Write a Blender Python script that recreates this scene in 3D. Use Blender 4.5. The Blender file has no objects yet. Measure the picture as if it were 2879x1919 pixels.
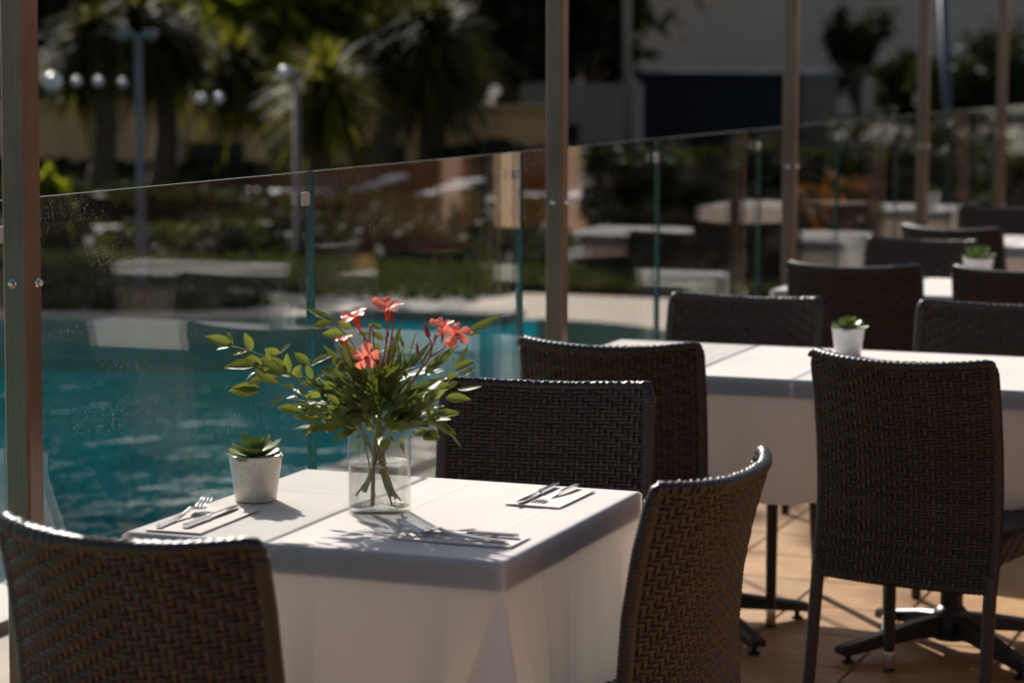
import bpy, math, random
import numpy as np
from mathutils import Vector, Matrix

# ------------------------------------------------------------------ camera, sky, sun, exposure
S = bpy.context.scene
COL = S.collection
R = math.radians
random.seed(7)
rng = np.random.default_rng(7)

CAM = Vector((1.41, -3.56, 1.55)); YAW = R(21.40); PITCH = R(6.56)
cam_d = bpy.data.cameras.new('camera'); cam = bpy.data.objects.new('camera', cam_d); COL.objects.link(cam)
cam.location = CAM; cam.rotation_euler = (R(90) - PITCH, 0, YAW)
cam_d.lens = 85; cam_d.sensor_width = 36; cam_d.sensor_fit = 'HORIZONTAL'
cam_d.clip_start = 0.1; cam_d.clip_end = 800
cam_d.dof.use_dof = True; cam_d.dof.focus_distance = 4.75; cam_d.dof.aperture_fstop = 3.5
cam_d.dof.aperture_blades = 0
S.camera = cam

SUN_EL = R(32.5); SUN_DIR = Vector((0.655, -0.755, 0)).normalized()      # the way shadows fall
W = bpy.data.worlds.new('World'); S.world = W; W.use_nodes = True
wn = W.node_tree.nodes; wl = W.node_tree.links
bg = wn['Background']; sky = wn.new('ShaderNodeTexSky'); sky.sky_type = 'NISHITA'
sky.sun_disc = False; sky.sun_elevation = SUN_EL
sky.sun_rotation = math.atan2(-SUN_DIR.x, -SUN_DIR.y)
sky.air_density = 1.0; sky.dust_density = 2.5; sky.ozone_density = 1.0
wl.new(sky.outputs[0], bg.inputs[0]); bg.inputs[1].default_value = 0.064
sun_d = bpy.data.lights.new('sun', 'SUN'); sun = bpy.data.objects.new('sun', sun_d); COL.objects.link(sun)
sun_d.energy = 5.0; sun_d.angle = R(0.53); sun_d.color = (1.0, 0.955, 0.905)
sdir = Vector((SUN_DIR.x * math.cos(SUN_EL), SUN_DIR.y * math.cos(SUN_EL), -math.sin(SUN_EL)))
sun.rotation_euler = sdir.to_track_quat('-Z', 'Y').to_euler()
S.view_settings.view_transform = 'Standard'; S.view_settings.look = 'None'
S.view_settings.exposure = 0.60; S.view_settings.gamma = 1.0
c = S.cycles
c.max_bounces = 14; c.diffuse_bounces = 8; c.glossy_bounces = 5; c.transmission_bounces = 8
c.transparent_max_bounces = 32; c.caustics_reflective = False; c.caustics_refractive = False
c.sample_clamp_indirect = 4.0; c.use_denoising = True
try: c.denoiser = 'OPENIMAGEDENOISE'
except Exception: pass

# unprojection of a picture point (2879 x 1919) onto the plane y = Y: a measuring aid
_cy, _sy = math.cos(YAW), math.sin(YAW)
FW = Vector((-_sy * math.cos(PITCH), _cy * math.cos(PITCH), -math.sin(PITCH)))
RT = Vector((_cy, _sy, 0)); UP = RT.cross(FW)
def at(px, py, Y):
    d = FW + RT * ((px - 1439.5) / 6800) - UP * ((py - 959.5) / 6800)
    return CAM + d * ((Y - CAM.y) / d.y)

# ------------------------------------------------------------------ helpers
class MB:
    def __init__(s): s.v = []; s.f = []; s.m = []
    def add(s, vs, fs, m=0):
        o = len(s.v); s.v += [tuple(map(float, p)) for p in vs]
        s.f += [tuple(i + o for i in q) for q in fs]; s.m += [m] * len(fs); return s
    def box(s, lo, hi, m=0, bev=0.0):
        x0, y0, z0 = lo; x1, y1, z1 = hi
        if bev <= 0:
            return s.add([(x0,y0,z0),(x1,y0,z0),(x1,y1,z0),(x0,y1,z0),(x0,y0,z1),(x1,y0,z1),(x1,y1,z1),(x0,y1,z1)],
                         [(0,3,2,1),(4,5,6,7),(0,1,5,4),(1,2,6,5),(2,3,7,6),(3,0,4,7)], m)
        b = bev; rings = []
        for z, i in ((z0, b), (z0 + b, 0), (z1 - b, 0), (z1, b)):
            a = b
            rings.append([(x0+a+i,y0+i,z),(x1-a-i,y0+i,z),(x1-i,y0+a+i,z),(x1-i,y1-a-i,z),(x1-a-i,y1-i,z),(x0+a+i,y1-i,z),(x0+i,y1-a-i,z),(x0+i,y0+a+i,z)])
        vs = sum(rings, []); fs = [tuple(range(7, -1, -1)), tuple(range(24, 32))]
        for k in range(3):
            for j in range(8):
                fs.append((k*8+j, k*8+(j+1) % 8, k*8+8+(j+1) % 8, k*8+8+j))
        return s.add(vs, fs, m)
    def tube(s, pts, rad, n=8, m=0, cap=True, flat=1.0, ref=None):
        pts = [Vector(p) for p in pts]; N = len(pts)
        if not hasattr(rad, '__len__'): rad = [rad] * N
        vs = []; fs = []; prev = Vector(ref) if ref else None
        for i, p in enumerate(pts):
            t = (pts[min(i+1, N-1)] - pts[max(i-1, 0)])
            if t.length < 1e-9: t = Vector((0, 0, 1))
            t.normalize()
            if prev is None: prev = Vector((0, 0, 1)) if abs(t.z) < .9 else Vector((1, 0, 0))
            a = prev - t * prev.dot(t)
            if a.length < 1e-6: a = t.orthogonal()
            a.normalize(); b = t.cross(a); prev = a
            for k in range(n):
                th = 2 * math.pi * k / n
                vs.append(p + (a * math.cos(th) + b * (math.sin(th) * flat)) * rad[i])
        for i in range(N - 1):
            for k in range(n):
                fs.append((i*n+k, i*n+(k+1) % n, (i+1)*n+(k+1) % n, (i+1)*n+k))
        if cap:
            fs.append(tuple(range(n-1, -1, -1))); fs.append(tuple((N-1)*n+k for k in range(n)))
        return s.add(vs, fs, m)
    def lathe(s, prof, n=32, m=0, c=(0, 0), close=False):
        vs = []; fs = []; L = len(prof)
        for r, z in prof:
            for k in range(n):
                th = 2*math.pi*k/n; vs.append((c[0]+r*math.cos(th), c[1]+r*math.sin(th), z))
        for i in range(L - 1 + (1 if close else 0)):
            j = (i + 1) % L
            for k in range(n):
                fs.append((i*n+k, i*n+(k+1) % n, j*n+(k+1) % n, j*n+k))
        if not close:
            if prof[0][0] > 1e-6: fs.append(tuple(range(n-1, -1, -1)))
            if prof[-1][0] > 1e-6: fs.append(tuple((L-1)*n+k for k in range(n)))
        return s.add(vs, fs, m)
    def grid(s, P, m=0):
        P = np.asarray(P); a, b = P.shape[:2]
        vs = P.reshape(-1, 3).tolist()
        return s.add(vs, [(i*b+j, i*b+j+1, (i+1)*b+j+1, (i+1)*b+j) for i in range(a-1) for j in range(b-1)], m)
    def mesh(s, name, mats, smooth=True):
        me = bpy.data.meshes.new(name); me.from_pydata(s.v, [], s.f)
        if not isinstance(mats, (list, tuple)): mats = [mats]
        for x in mats: me.materials.append(x)
        if len(mats) > 1: me.polygons.foreach_set('material_index', s.m)
        me.polygons.foreach_set('use_smooth', [smooth] * len(s.f)); me.update(); return me
    def build(s, name, mats, parent=None, smooth=True, loc=None, kind=None):
        return ob(name, s.mesh(name, mats, smooth), parent, loc, kind)

def ob(name, me, parent=None, loc=None, kind=None, rot=None):
    o = bpy.data.objects.new(name, me); COL.objects.link(o)
    if parent: o.parent = parent
    if loc is not None: o.location = loc
    if rot is not None: o.rotation_euler = rot
    if kind: o['kind'] = kind
    return o
def tag(o, label, cat, group=None):
    o['label'] = label; o['category'] = cat
    if group: o['group'] = group
    return o
def thing(name, label, cat, loc=(0, 0, 0), rz=0, group=None):
    o = bpy.data.objects.new(name, None); COL.objects.link(o); o.empty_display_size = .1
    o.location = loc; o.rotation_euler = (0, 0, rz); return tag(o, label, cat, group)
def copy_tree(o, parent=None):
    k = o.copy(); COL.objects.link(k); k.parent = parent
    for ch in list(o.children): copy_tree(ch, k)
    return k
def auto_sharp(o, ang=40):
    me = o.data; me.set_sharp_from_angle(angle=R(ang)); return o

# ------------------------------------------------------------------ materials
def mat(name): 
    m = bpy.data.materials.new(name); m.use_nodes = True; return m, m.node_tree.nodes, m.node_tree.links, m.node_tree.nodes['Principled BSDF']
def noise(n, l, scale, detail=4, rough=.6, coord='Object', stretch=None):
    tc = n.new('ShaderNodeTexCoord'); t = n.new('ShaderNodeTexNoise')
    t.inputs['Scale'].default_value = scale; t.inputs['Detail'].default_value = detail; t.inputs['Roughness'].default_value = rough
    if stretch:
        mp = n.new('ShaderNodeMapping'); mp.inputs['Scale'].default_value = stretch
        l.new(tc.outputs[coord], mp.inputs[0]); l.new(mp.outputs[0], t.inputs['Vector'])
    else: l.new(tc.outputs[coord], t.inputs['Vector'])
    return t
def ramp(n, l, src, stops):
    r = n.new('ShaderNodeValToRGB'); e = r.color_ramp.elements
    while len(e) < len(stops): e.new(.5)
    for i, (p, col) in enumerate(stops):
        e[i].position = p; e[i].color = (*col, 1) if len(col) == 3 else col
    l.new(src, r.inputs[0]); return r
def bump(n, l, src, b, strength=.3, dist=.002):
    k = n.new('ShaderNodeBump'); k.inputs['Strength'].default_value = strength; k.inputs['Distance'].default_value = dist
    l.new(src, k.inputs['Height']); l.new(k.outputs[0], b.inputs['Normal']); return k
def simple(name, col, rough=.5, metal=0, var=.25, scale=8, bmp=0, spec=.5, coord='Object', stretch=None):
    m, n, l, b = mat(name); t = noise(n, l, scale, coord=coord, stretch=stretch)
    lo = tuple(x * (1 - var) for x in col); hi = tuple(min(1, x * (1 + var)) for x in col)
    r = ramp(n, l, t.outputs['Fac'], [(.3, lo), (.7, hi)]); l.new(r.outputs[0], b.inputs['Base Color'])
    b.inputs['Roughness'].default_value = rough; b.inputs['Metallic'].default_value = metal
    b.inputs['Specular IOR Level'].default_value = spec
    if bmp: bump(n, l, t.outputs['Fac'], b, bmp)
    return m
def leafy(name, lo, hi, trans=.4, rough=.4, spec=.4, tcol=None, pos=(.15, .85)):
    m, n, l, b = mat(name); g = n.new('ShaderNodeNewGeometry')
    r = ramp(n, l, g.outputs['Random Per Island'], [(pos[0], lo), (pos[1], hi)])
    l.new(r.outputs[0], b.inputs['Base Color']); b.inputs['Roughness'].default_value = rough; b.inputs['Specular IOR Level'].default_value = spec
    t = n.new('ShaderNodeBsdfTranslucent'); mx = n.new('ShaderNodeMixShader'); mx.inputs[0].default_value = trans
    hs = n.new('ShaderNodeMix'); hs.data_type = 'RGBA'; hs.blend_type = 'MULTIPLY'; hs.inputs[0].default_value = 1
    hs.inputs[7].default_value = (*(tcol or (1.5, 1.6, .7)), 1)
    l.new(r.outputs[0], hs.inputs[6]); l.new(hs.outputs[2], t.inputs[0])
    out = n['Material Output']; l.new(b.outputs[0], mx.inputs[1]); l.new(t.outputs[0], mx.inputs[2]); l.new(mx.outputs[0], out.inputs[0]); return m
def clear(name, ior, tint=(1, 1, 1), rough=0.0, dust=0.0):
    """thin clear sheet: Fresnel share reflects, the rest goes straight through"""
    m, n, l, b = mat(name); n.remove(b); out = n['Material Output']
    g = n.new('ShaderNodeNewGeometry'); fr = n.new('ShaderNodeFresnel')
    mi = n.new('ShaderNodeMix'); mi.inputs[2].default_value = ior; mi.inputs[3].default_value = 1 / ior
    l.new(g.outputs['Backfacing'], mi.inputs[0]); l.new(mi.outputs[0], fr.inputs[0])
    t = n.new('ShaderNodeBsdfTransparent'); t.inputs[0].default_value = (*tint, 1)
    gl = n.new('ShaderNodeBsdfGlossy'); gl.inputs['Roughness'].default_value = rough
    mx = n.new('ShaderNodeMixShader'); l.new(fr.outputs[0], mx.inputs[0]); l.new(t.outputs[0], mx.inputs[1]); l.new(gl.outputs[0], mx.inputs[2])
    last = mx.outputs[0]
    if dust:
        df = n.new('ShaderNodeBsdfDiffuse'); df.inputs[0].default_value = (.75, .7, .65, 1)
        a = noise(n, l, 260, 2, .5); b1 = noise(n, l, 3.0, 4, .6, stretch=(1, .6, 2.2)); c1 = noise(n, l, 90, 3, .6, stretch=(1, 1, .05))
        ra = ramp(n, l, a.outputs['Fac'], [(.64, (0, 0, 0)), (.70, (1, 1, 1))])
        rb = ramp(n, l, b1.outputs['Fac'], [(.45, (0, 0, 0)), (.7, (1, 1, 1))])
        rc = ramp(n, l, c1.outputs['Fac'], [(.55, (0, 0, 0)), (.8, (1, 1, 1))])
        def mth(op, x, y):
            k = n.new('ShaderNodeMath'); k.operation = op
            for i, q in enumerate((x, y)):
                if isinstance(q, (int, float)): k.inputs[i].default_value = q
                else: l.new(q, k.inputs[i])
            return k.outputs[0]
        f = mth('MULTIPLY', ra.outputs[0], rb.outputs[0]); f = mth('MULTIPLY', f, dust)
        f2 = mth('MULTIPLY', rc.outputs[0], dust * .010); f3 = mth('MULTIPLY', rb.outputs[0], dust * .012)
        f = mth('ADD', mth('ADD', f, f2), f3)
        m2 = n.new('ShaderNodeMixShader'); l.new(f, m2.inputs[0]); l.new(last, m2.inputs[1]); l.new(df.outputs[0], m2.inputs[2]); last = m2.outputs[0]
    l.new(last, out.inputs[0]); return m

M = {}
def cloth_mat():
    m, n, l, b = mat('white linen'); out = n['Material Output']
    b.inputs['Base Color'].default_value = (.80, .785, .79, 1); b.inputs['Roughness'].default_value = .85; b.inputs['Specular IOR Level'].default_value = .15
    t = n.new('ShaderNodeBsdfTranslucent'); t.inputs[0].default_value = (.95, .91, .86, 1)
    mx = n.new('ShaderNodeMixShader'); mx.inputs[0].default_value = .57
    l.new(b.outputs[0], mx.inputs[1]); l.new(t.outputs[0], mx.inputs[2]); l.new(mx.outputs[0], out.inputs[0])
    a = noise(n, l, 9, 5, .6); w = noise(n, l, 900, 1, .5); ad = n.new('ShaderNodeMath'); ad.operation = 'MULTIPLY_ADD'
    l.new(w.outputs['Fac'], ad.inputs[0]); ad.inputs[1].default_value = .06; l.new(a.outputs['Fac'], ad.inputs[2])
    bump(n, l, ad.outputs[0], b, .5, .006); return m
M['cloth'] = cloth_mat()
M['wicker'] = None
def wicker_mat(name, lo, hi):
    m, n, l, b = mat(name); g = n.new('ShaderNodeNewGeometry')
    r = ramp(n, l, g.outputs['Random Per Island'], [(.1, lo), (.9, hi)])
    t = noise(n, l, 60, 3, .6); mx = n.new('ShaderNodeMix'); mx.data_type = 'RGBA'; mx.blend_type = 'MULTIPLY'; mx.inputs[0].default_value = .6
    rr = ramp(n, l, t.outputs['Fac'], [(.3, (.55, .55, .55)), (.7, (1.3, 1.25, 1.2))])
    l.new(r.outputs[0], mx.inputs[6]); l.new(rr.outputs[0], mx.inputs[7]); l.new(mx.outputs[2], b.inputs['Base Color'])
    b.inputs['Roughness'].default_value = .40; b.inputs['Specular IOR Level'].default_value = .42
    f = noise(n, l, 700, 2, .5); bump(n, l, f.outputs['Fac'], b, .3, .0008); return m
M['wicker'] = wicker_mat('dark brown resin wicker', (.015, .010, .008), (.040, .026, .0185)); M['warp'] = wicker_mat('brown resin wicker', (.050, .028, .0165), (.110, .062, .036))  # lighter warp colour paints the highlights on the upright strands
M['chrome'] = simple('brushed chrome', (.72, .70, .68), .18, 1, .1, 40)
M['steel'] = simple('polished cutlery steel', (.78, .77, .76), .12, 1, .06, 30)
M['rubber'] = simple('black rubber', (.015, .015, .016), .6)
M['iron'] = simple('black cast iron', (.018, .018, .02), .42, 0, .3, 30, .15)
def post_mat():
    m, n, l, b = mat('brushed bronze steel'); t = noise(n, l, 60, 4, .6, stretch=(9, 9, .15)); s = noise(n, l, 5, 6, .7)
    r = ramp(n, l, t.outputs['Fac'], [(.3, (.135, .075, .048)), (.7, (.245, .15, .10))])
    d = ramp(n, l, s.outputs['Fac'], [(.35, (.6, .6, .6)), (.65, (1.05, 1.05, 1.05))])
    mx = n.new('ShaderNodeMix'); mx.data_type = 'RGBA'; mx.blend_type = 'MULTIPLY'; mx.inputs[0].default_value = .7
    l.new(r.outputs[0], mx.inputs[6]); l.new(d.outputs[0], mx.inputs[7]); l.new(mx.outputs[2], b.inputs['Base Color'])
    b.inputs['Metallic'].default_value = .35
    rr = ramp(n, l, t.outputs['Fac'], [(.2, (.26,)*3), (.8, (.42,)*3)]); l.new(rr.outputs[0], b.inputs['Roughness'])
    bump(n, l, t.outputs['Fac'], b, .08, .001); return m
M['post'] = post_mat()
M['glass'] = clear('clear balustrade glass', 1.56, (.972, .98, .975), 0, .8)
M['edge'] = simple('green glass edge', (.022, .030, .027), .2, 0, .3, 20, spec=.8)
M['laminate'] = simple('pale laminate', (.74, .70, .64), .5, 0, .08, 6)
M['alu'] = simple('dull aluminium', (.45, .44, .42), .4, .8, .15, 20)
M['sticker'] = simple('white glass clip', (.45, .44, .41), .4, 0, .05)
def tile_mat():
    m, n, l, b = mat('terracotta tile'); oi = n.new('ShaderNodeObjectInfo'); t = noise(n, l, 7, 6, .65); g = n.new('ShaderNodeNewGeometry')
    r = ramp(n, l, t.outputs['Fac'], [(.25, (.34, .15, .050)), (.5, (.46, .24, .092)), (.75, (.56, .335, .150))])
    hs = n.new('ShaderNodeHueSaturation'); ad = n.new('ShaderNodeMath'); ad.operation = 'MULTIPLY_ADD'; ad.inputs[1].default_value = .25; ad.inputs[2].default_value = .88
    l.new(oi.outputs['Random'], ad.inputs[0]); l.new(ad.outputs[0], hs.inputs['Value']); l.new(r.outputs[0], hs.inputs['Color']); l.new(hs.outputs[0], b.inputs['Base Color'])
    b.inputs['Roughness'].default_value = .5; bump(n, l, t.outputs['Fac'], b, .25, .003); return m
M['tile'] = tile_mat()
M['grout'] = simple('sandy grout', (.22, .15, .10), .9, 0, .25, 20, .3)
M['coping'] = simple('pale stone coping', (.27, .225, .165), .7, 0, .18, 5, .2)
M['shadepaving'] = simple('grey brown paving', (.17, .145, .125), .85, 0, .25, 2, .2)  # paving tone with the deck's shade put into the colour
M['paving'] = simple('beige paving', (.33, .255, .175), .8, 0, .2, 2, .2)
M['grass'] = leafy('lawn', (.030, .038, .008), (.075, .080, .015), .2)
M['soilground'] = simple('dry garden ground', (.10, .085, .055), .95, 0, .4, .6, .2)
M['rosette'] = leafy('succulent leaf', (.17, .24, .06), (.30, .37, .11), .25, .38, .45, (1.3, 1.3, .5))
M['soil'] = simple('dark potting grit', (.08, .05, .032), .9, 0, .7, 90, .5)
M['nandina'] = leafy('pale green leaf', (.065, .085, .019), (.215, .230, .072), .36, .5, .3, (1.35, 1.4, .6))
M['oleander'] = leafy('dark oleander leaf', (.050, .072, .024), (.150, .172, .055), .28, .45, .32, (1.35, 1.4, .6))
M['stem'] = simple('woody stem', (.27, .22, .10), .6, 0, .4, 60)
M['redstem'] = simple('red flower stalk', (.30, .045, .03), .5, 0, .3, 60)
M['petal'] = leafy('coral petal', (.92, .20, .125), (.97, .38, .29), .40, .5, .2, (1.1, .8, .7))
M['throat'] = leafy('deep orange throat', (.80, .10, .02), (.85, .14, .03), .4, .5, .2, (1.1, .9, .8))
M['napkin'] = simple('blush paper napkin', (.68, .59, .52), .9, 0, .04, 60, 0)
M['vase'] = clear('thin vase glass', 1.28, (.994, .997, .995))
def water_mat():
    m, n, l, b = mat('clear water'); n.remove(b); g = n.new('ShaderNodeBsdfRefraction'); g.inputs['IOR'].default_value = 1.33; g.inputs['Roughness'].default_value = 0
    g.inputs[0].default_value = (.97, .985, .975, 1); gl = n.new('ShaderNodeBsdfGlass'); gl.inputs['IOR'].default_value = 1.33; gl.inputs[0].default_value = (.97, .985, .975, 1)
    n.remove(g); ge = n.new('ShaderNodeNewGeometry'); mi = n.new('ShaderNodeMix'); mi.inputs[2].default_value = 1.08; mi.inputs[3].default_value = 1 / 1.08
    fr = n.new('ShaderNodeFresnel'); l.new(ge.outputs['Backfacing'], mi.inputs[0]); l.new(mi.outputs[0], fr.inputs[0])
    t = n.new('ShaderNodeBsdfTransparent'); t.inputs[0].default_value = (.985, .99, .985, 1); gs = n.new('ShaderNodeBsdfGlossy'); gs.inputs['Roughness'].default_value = 0
    a = n.new('ShaderNodeMixShader'); l.new(fr.outputs[0], a.inputs[0]); l.new(t.outputs[0], a.inputs[1]); l.new(gs.outputs[0], a.inputs[2])
    mx = n.new('ShaderNodeMixShader'); mx.inputs[0].default_value = .70; l.new(gl.outputs[0], mx.inputs[1]); l.new(a.outputs[0], mx.inputs[2])
    l.new(mx.outputs[0], n['Material Output'].inputs[0]); return m
M['water'] = water_mat(); M['meniscus'] = clear('meniscus', 1.6, (.9, .93, .92))
def pool_mat():
    m, n, l, b = mat('pool water'); n.remove(b); out = n['Material Output']
    fr = n.new('ShaderNodeFresnel'); g = n.new('ShaderNodeNewGeometry'); mi = n.new('ShaderNodeMix'); mi.inputs[2].default_value = 1.33; mi.inputs[3].default_value = 1 / 1.33
    l.new(g.outputs['Backfacing'], mi.inputs[0]); l.new(mi.outputs[0], fr.inputs[0])
    t = n.new('ShaderNodeBsdfTransparent'); t.inputs[0].default_value = (.66, .97, .985, 1)
    gl = n.new('ShaderNodeBsdfGlossy'); gl.inputs['Roughness'].default_value = .04
    a = noise(n, l, 1.5, 4, .55, stretch=(1.3, 1, 1)); bp = n.new('ShaderNodeBump'); bp.inputs['Strength'].default_value = .45; bp.inputs['Distance'].default_value = .07
    l.new(a.outputs['Fac'], bp.inputs['Height']); l.new(bp.outputs[0], gl.inputs['Normal']); l.new(bp.outputs[0], fr.inputs['Normal'])
    mx = n.new('ShaderNodeMixShader'); l.new(fr.outputs[0], mx.inputs[0]); l.new(t.outputs[0], mx.inputs[1]); l.new(gl.outputs[0], mx.inputs[2]); l.new(mx.outputs[0], out.inputs[0]); return m
M['pool'] = pool_mat()
M['poolfloor'] = simple('blue pool mosaic', (.015, .74, .80), .5, 0, .45, .6)
def pot_mat(name, col, speck=True):
    m, n, l, b = mat(name); t = noise(n, l, 420, 2, .5); t2 = noise(n, l, 24, 4, .6)
    r = ramp(n, l, t.outputs['Fac'], [(.30, (.12, .08, .05)), (.36, col)]) if speck else ramp(n, l, t.outputs['Fac'], [(.3, col), (.6, col)])
    r2 = ramp(n, l, t2.outputs['Fac'], [(.3, (.86, .84, .82)), (.7, (1.03, 1.03, 1.02))])
    mx = n.new('ShaderNodeMix'); mx.data_type = 'RGBA'; mx.blend_type = 'MULTIPLY'; mx.inputs[0].default_value = 1
    l.new(r.outputs[0], mx.inputs[6]); l.new(r2.outputs[0], mx.inputs[7]); l.new(mx.outputs[2], b.inputs['Base Color'])
    b.inputs['Roughness'].default_value = .28; b.inputs['Coat Weight'].default_value = .3; b.inputs['Coat Roughness'].default_value = .12; return m
M['pot'] = pot_mat('speckled cream glaze', (.66, .59, .50)); M['whitepot'] = pot_mat('white glaze', (.74, .72, .71), False)
M['render'] = simple('ochre rendered wall', (.78, .44, .20), .9, 0, .15, 1.2, .2)
M['lightrender'] = simple('pale sandy render', (.66, .50, .34), .9, 0, .1, 1.5, .2)
M['brownwall'] = simple('brown rendered wall', (.40, .23, .15), .85, 0, .15, 1.2, .2)  # brown has the wall's shade put into the colour
M['greywall'] = simple('grey white rendered facade', (.62, .485, .375), .9, 0, .08, .2)
M['umber'] = simple('umber rendered wall', (.30, .235, .18), .9, 0, .12, 1)
M['navy'] = simple('navy painted boards', (.006, .008, .014), .6, 0, .3, 3)
M['dark'] = simple('dark shutter', (.012, .014, .018), .5, 0, .3, 3)
M['bark'] = simple('fibrous bark', (.11, .075, .05), .95, 0, .45, 14, .5)
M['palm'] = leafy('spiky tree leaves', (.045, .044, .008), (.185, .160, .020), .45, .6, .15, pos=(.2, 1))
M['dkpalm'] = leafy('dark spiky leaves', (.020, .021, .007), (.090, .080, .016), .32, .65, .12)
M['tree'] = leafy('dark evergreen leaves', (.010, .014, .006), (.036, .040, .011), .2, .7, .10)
M['limetree'] = leafy('sunlit lime leaves', (.09, .10, .012), (.22, .215, .022), .45, .6, .15)  # sunlit look put into a yellower leaf colour
M['orange'] = leafy('orange red leaves', (.05, .032, .012), (.27, .095, .03), .35, .5, .35)
M['greypole'] = simple('grey painted metal', (.17, .15, .14), .5, .2, .1, 8)
M['bluepole'] = simple('dark blue painted metal', (.03, .05, .085), .5, .2, .1, 8)
M['lampwhite'] = simple('white lamp glass', (.85, .85, .84), .25, 0, .03)
M['stone'] = simple('pale garden stone', (.48, .42, .34), .9, 0, .25, 4, .5)
M['lounger'] = simple('white lounger slats', (.70, .69, .67), .5, 0, .08)

# ------------------------------------------------------------------ the setting
PX0, PX1, PY0, PY1 = -22.0, -2.36, -8.0, 10.3          # pool
def sheet(name, rects, z, m, kind='structure'):
    b = MB()
    for (x0, y0, x1, y1) in rects: b.add([(x0, y0, z), (x1, y0, z), (x1, y1, z), (x0, y1, z)], [(0, 1, 2, 3)])
    o = b.build(name, m, smooth=False); o['kind'] = kind; return o
sheet('ground', [(-300, PY1, 300, 400), (-300, -200, PX0, PY1), (PX1, -200, 300, PY1), (PX0, -200, PX1, PY0)], -.045, M['soilground'])
deck = sheet('pool_deck', [(PX1, -6, -1.94, PY1), (-4.6, PY1, -1.94, 11.9)], -.020, M['paving'])
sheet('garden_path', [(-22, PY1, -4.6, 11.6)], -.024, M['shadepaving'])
fb = MB(); cx, cy, rr = PX1 - 1.5, PY1 - 1.5, 1.5                       # rounded pool corner
arc = [(cx + rr * math.cos(a), cy + rr * math.sin(a), -.012) for a in np.linspace(0, math.pi / 2, 13)]
fb.add([(PX1 + .02, PY1 + .02, -.012)] + arc, [(0, i + 2, i + 1) for i in range(12)])
low = [(x, y, -.30) for x, y, z in arc]; fb.add(arc + low, [(i, i + 1, i + 14, i + 13) for i in range(12)])
fo = fb.build('pool_corner_paving', M['paving'], deck, smooth=False)
# coping stones along the near and the far pool edge
cp = MB().box((-.245, -.02, -.06), (.06, .475, .012), bev=.008).mesh('coping_stone', M['coping'], False)
for k in range(24): ob('coping_stone', cp, deck, (PX1, -1.0 + k * .5, 0))
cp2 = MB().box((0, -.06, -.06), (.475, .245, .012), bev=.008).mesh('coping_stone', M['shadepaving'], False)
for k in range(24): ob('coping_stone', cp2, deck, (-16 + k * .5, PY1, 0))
basin = MB(); zb = -1.45
basin.add([(PX0, PY0, zb), (PX1, PY0, zb), (PX1, PY1, zb), (PX0, PY1, zb), (PX0, PY0, -.03), (PX1, PY0, -.03), (PX1, PY1, -.03), (PX0, PY1, -.03)],
          [(0, 1, 2, 3), (0, 4, 5, 1), (1, 5, 6, 2), (2, 6, 7, 3), (3, 7, 4, 0)])
o = basin.build('pool_basin', M['poolfloor'], smooth=False); o['kind'] = 'structure'
ws = MB().grid(np.stack(np.meshgrid(np.linspace(PX0, PX1, 3), np.linspace(PY0, PY1, 3), indexing='ij') + [np.full((3, 3), -.13)], -1)[::-1])
o = ws.build('pool_water', M['pool']); o['kind'] = 'structure'
# terrace floor: grout bed, single tiles where they show, the rest as one part
TS = .335
terr = sheet('terrace_floor', [(-1.94, -9, 14, 26)], -.006, M['grout'])
tm = MB().box((.003, .003, -.012), (TS - .003, TS - .003, .0), bev=.0025).mesh('tile', M['tile'], False)
near = set()
for i in range(-3, 6):
    for j in range(3, 34):
        if len(near) < 300:
            near.add((i, j)); ob('tile', tm, terr, (i * TS, j * TS + .1, random.uniform(-.0008, .0008)))
rest = MB()
for i in range(-5, 16):
    for j in range(-10, 72):
        if (i, j) in near: continue
        x, y = i * TS, j * TS + .1; x0, y0, x1, y1 = x + .003, y + .003, x + TS - .003, y + TS - .003
        rest.box((x0, y0, -.012), (x1, y1, 0))
rest.build('tile_field', M['tile'], terr, False, kind='stuff')
# lawn with blades
lw = MB(); N = 9000
xs = rng.uniform(-12, -2.6, N); ys = rng.uniform(11.2, 13.6, N); ys = np.where(xs > -4.7, np.maximum(ys, 12.0), ys); an = rng.uniform(0, 6.28, N); hh = rng.uniform(.04, .10, N)
for x, y, a, h in zip(xs, ys, an, hh):
    dx, dy = math.cos(a) * .02, math.sin(a) * .02
    lw.add([(x - dx, y - dy, -.04), (x + dx, y + dy, -.04), (x + dy * 2, y - dx * 2, h)], [(0, 1, 2)])
o = lw.build('lawn', M['grass'], smooth=False); tag(o, 'strip of sunlit yellow green lawn beyond the pool', 'grass'); o['kind'] = 'stuff'
lw = MB(); N = 7000
for x, y, a, h in zip(rng.uniform(-9.9, -5.5, N), rng.uniform(9.2, 10.9, N), rng.uniform(0, 6.28, N), rng.uniform(.04, .10, N)):
    if ((x + 7.7) / 2.1) ** 2 + ((y - 10.05) / .8) ** 2 > 1: continue
    dx, dy = math.cos(a) * .02, math.sin(a) * .02
    lw.add([(x - dx, y - dy, .0), (x + dx, y + dy, .0), (x + dy * 2, y - dx * 2, h)], [(0, 1, 2)])
isl = MB(); ring = [(-7.7 + 2.7 * math.cos(t), 10.0 + 1.2 * math.sin(t)) for t in np.linspace(0, 2 * math.pi, 41)[:-1]]
isl.add([(x, y, .022) for x, y in ring] + [(x, y, -.3) for x, y in ring], [tuple(range(40))] + [(i, i + 40, (i + 1) % 40 + 40, (i + 1) % 40) for i in range(40)])
io = isl.build('pool_island', M['coping'], smooth=False); io['kind'] = 'structure'
lo_ = lw.build('lawn', M['grass'], smooth=False, loc=(0, 0, .02)); tag(lo_, 'small oval lawn on the pale rim of the pool', 'grass'); lo_['kind'] = 'stuff'

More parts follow.
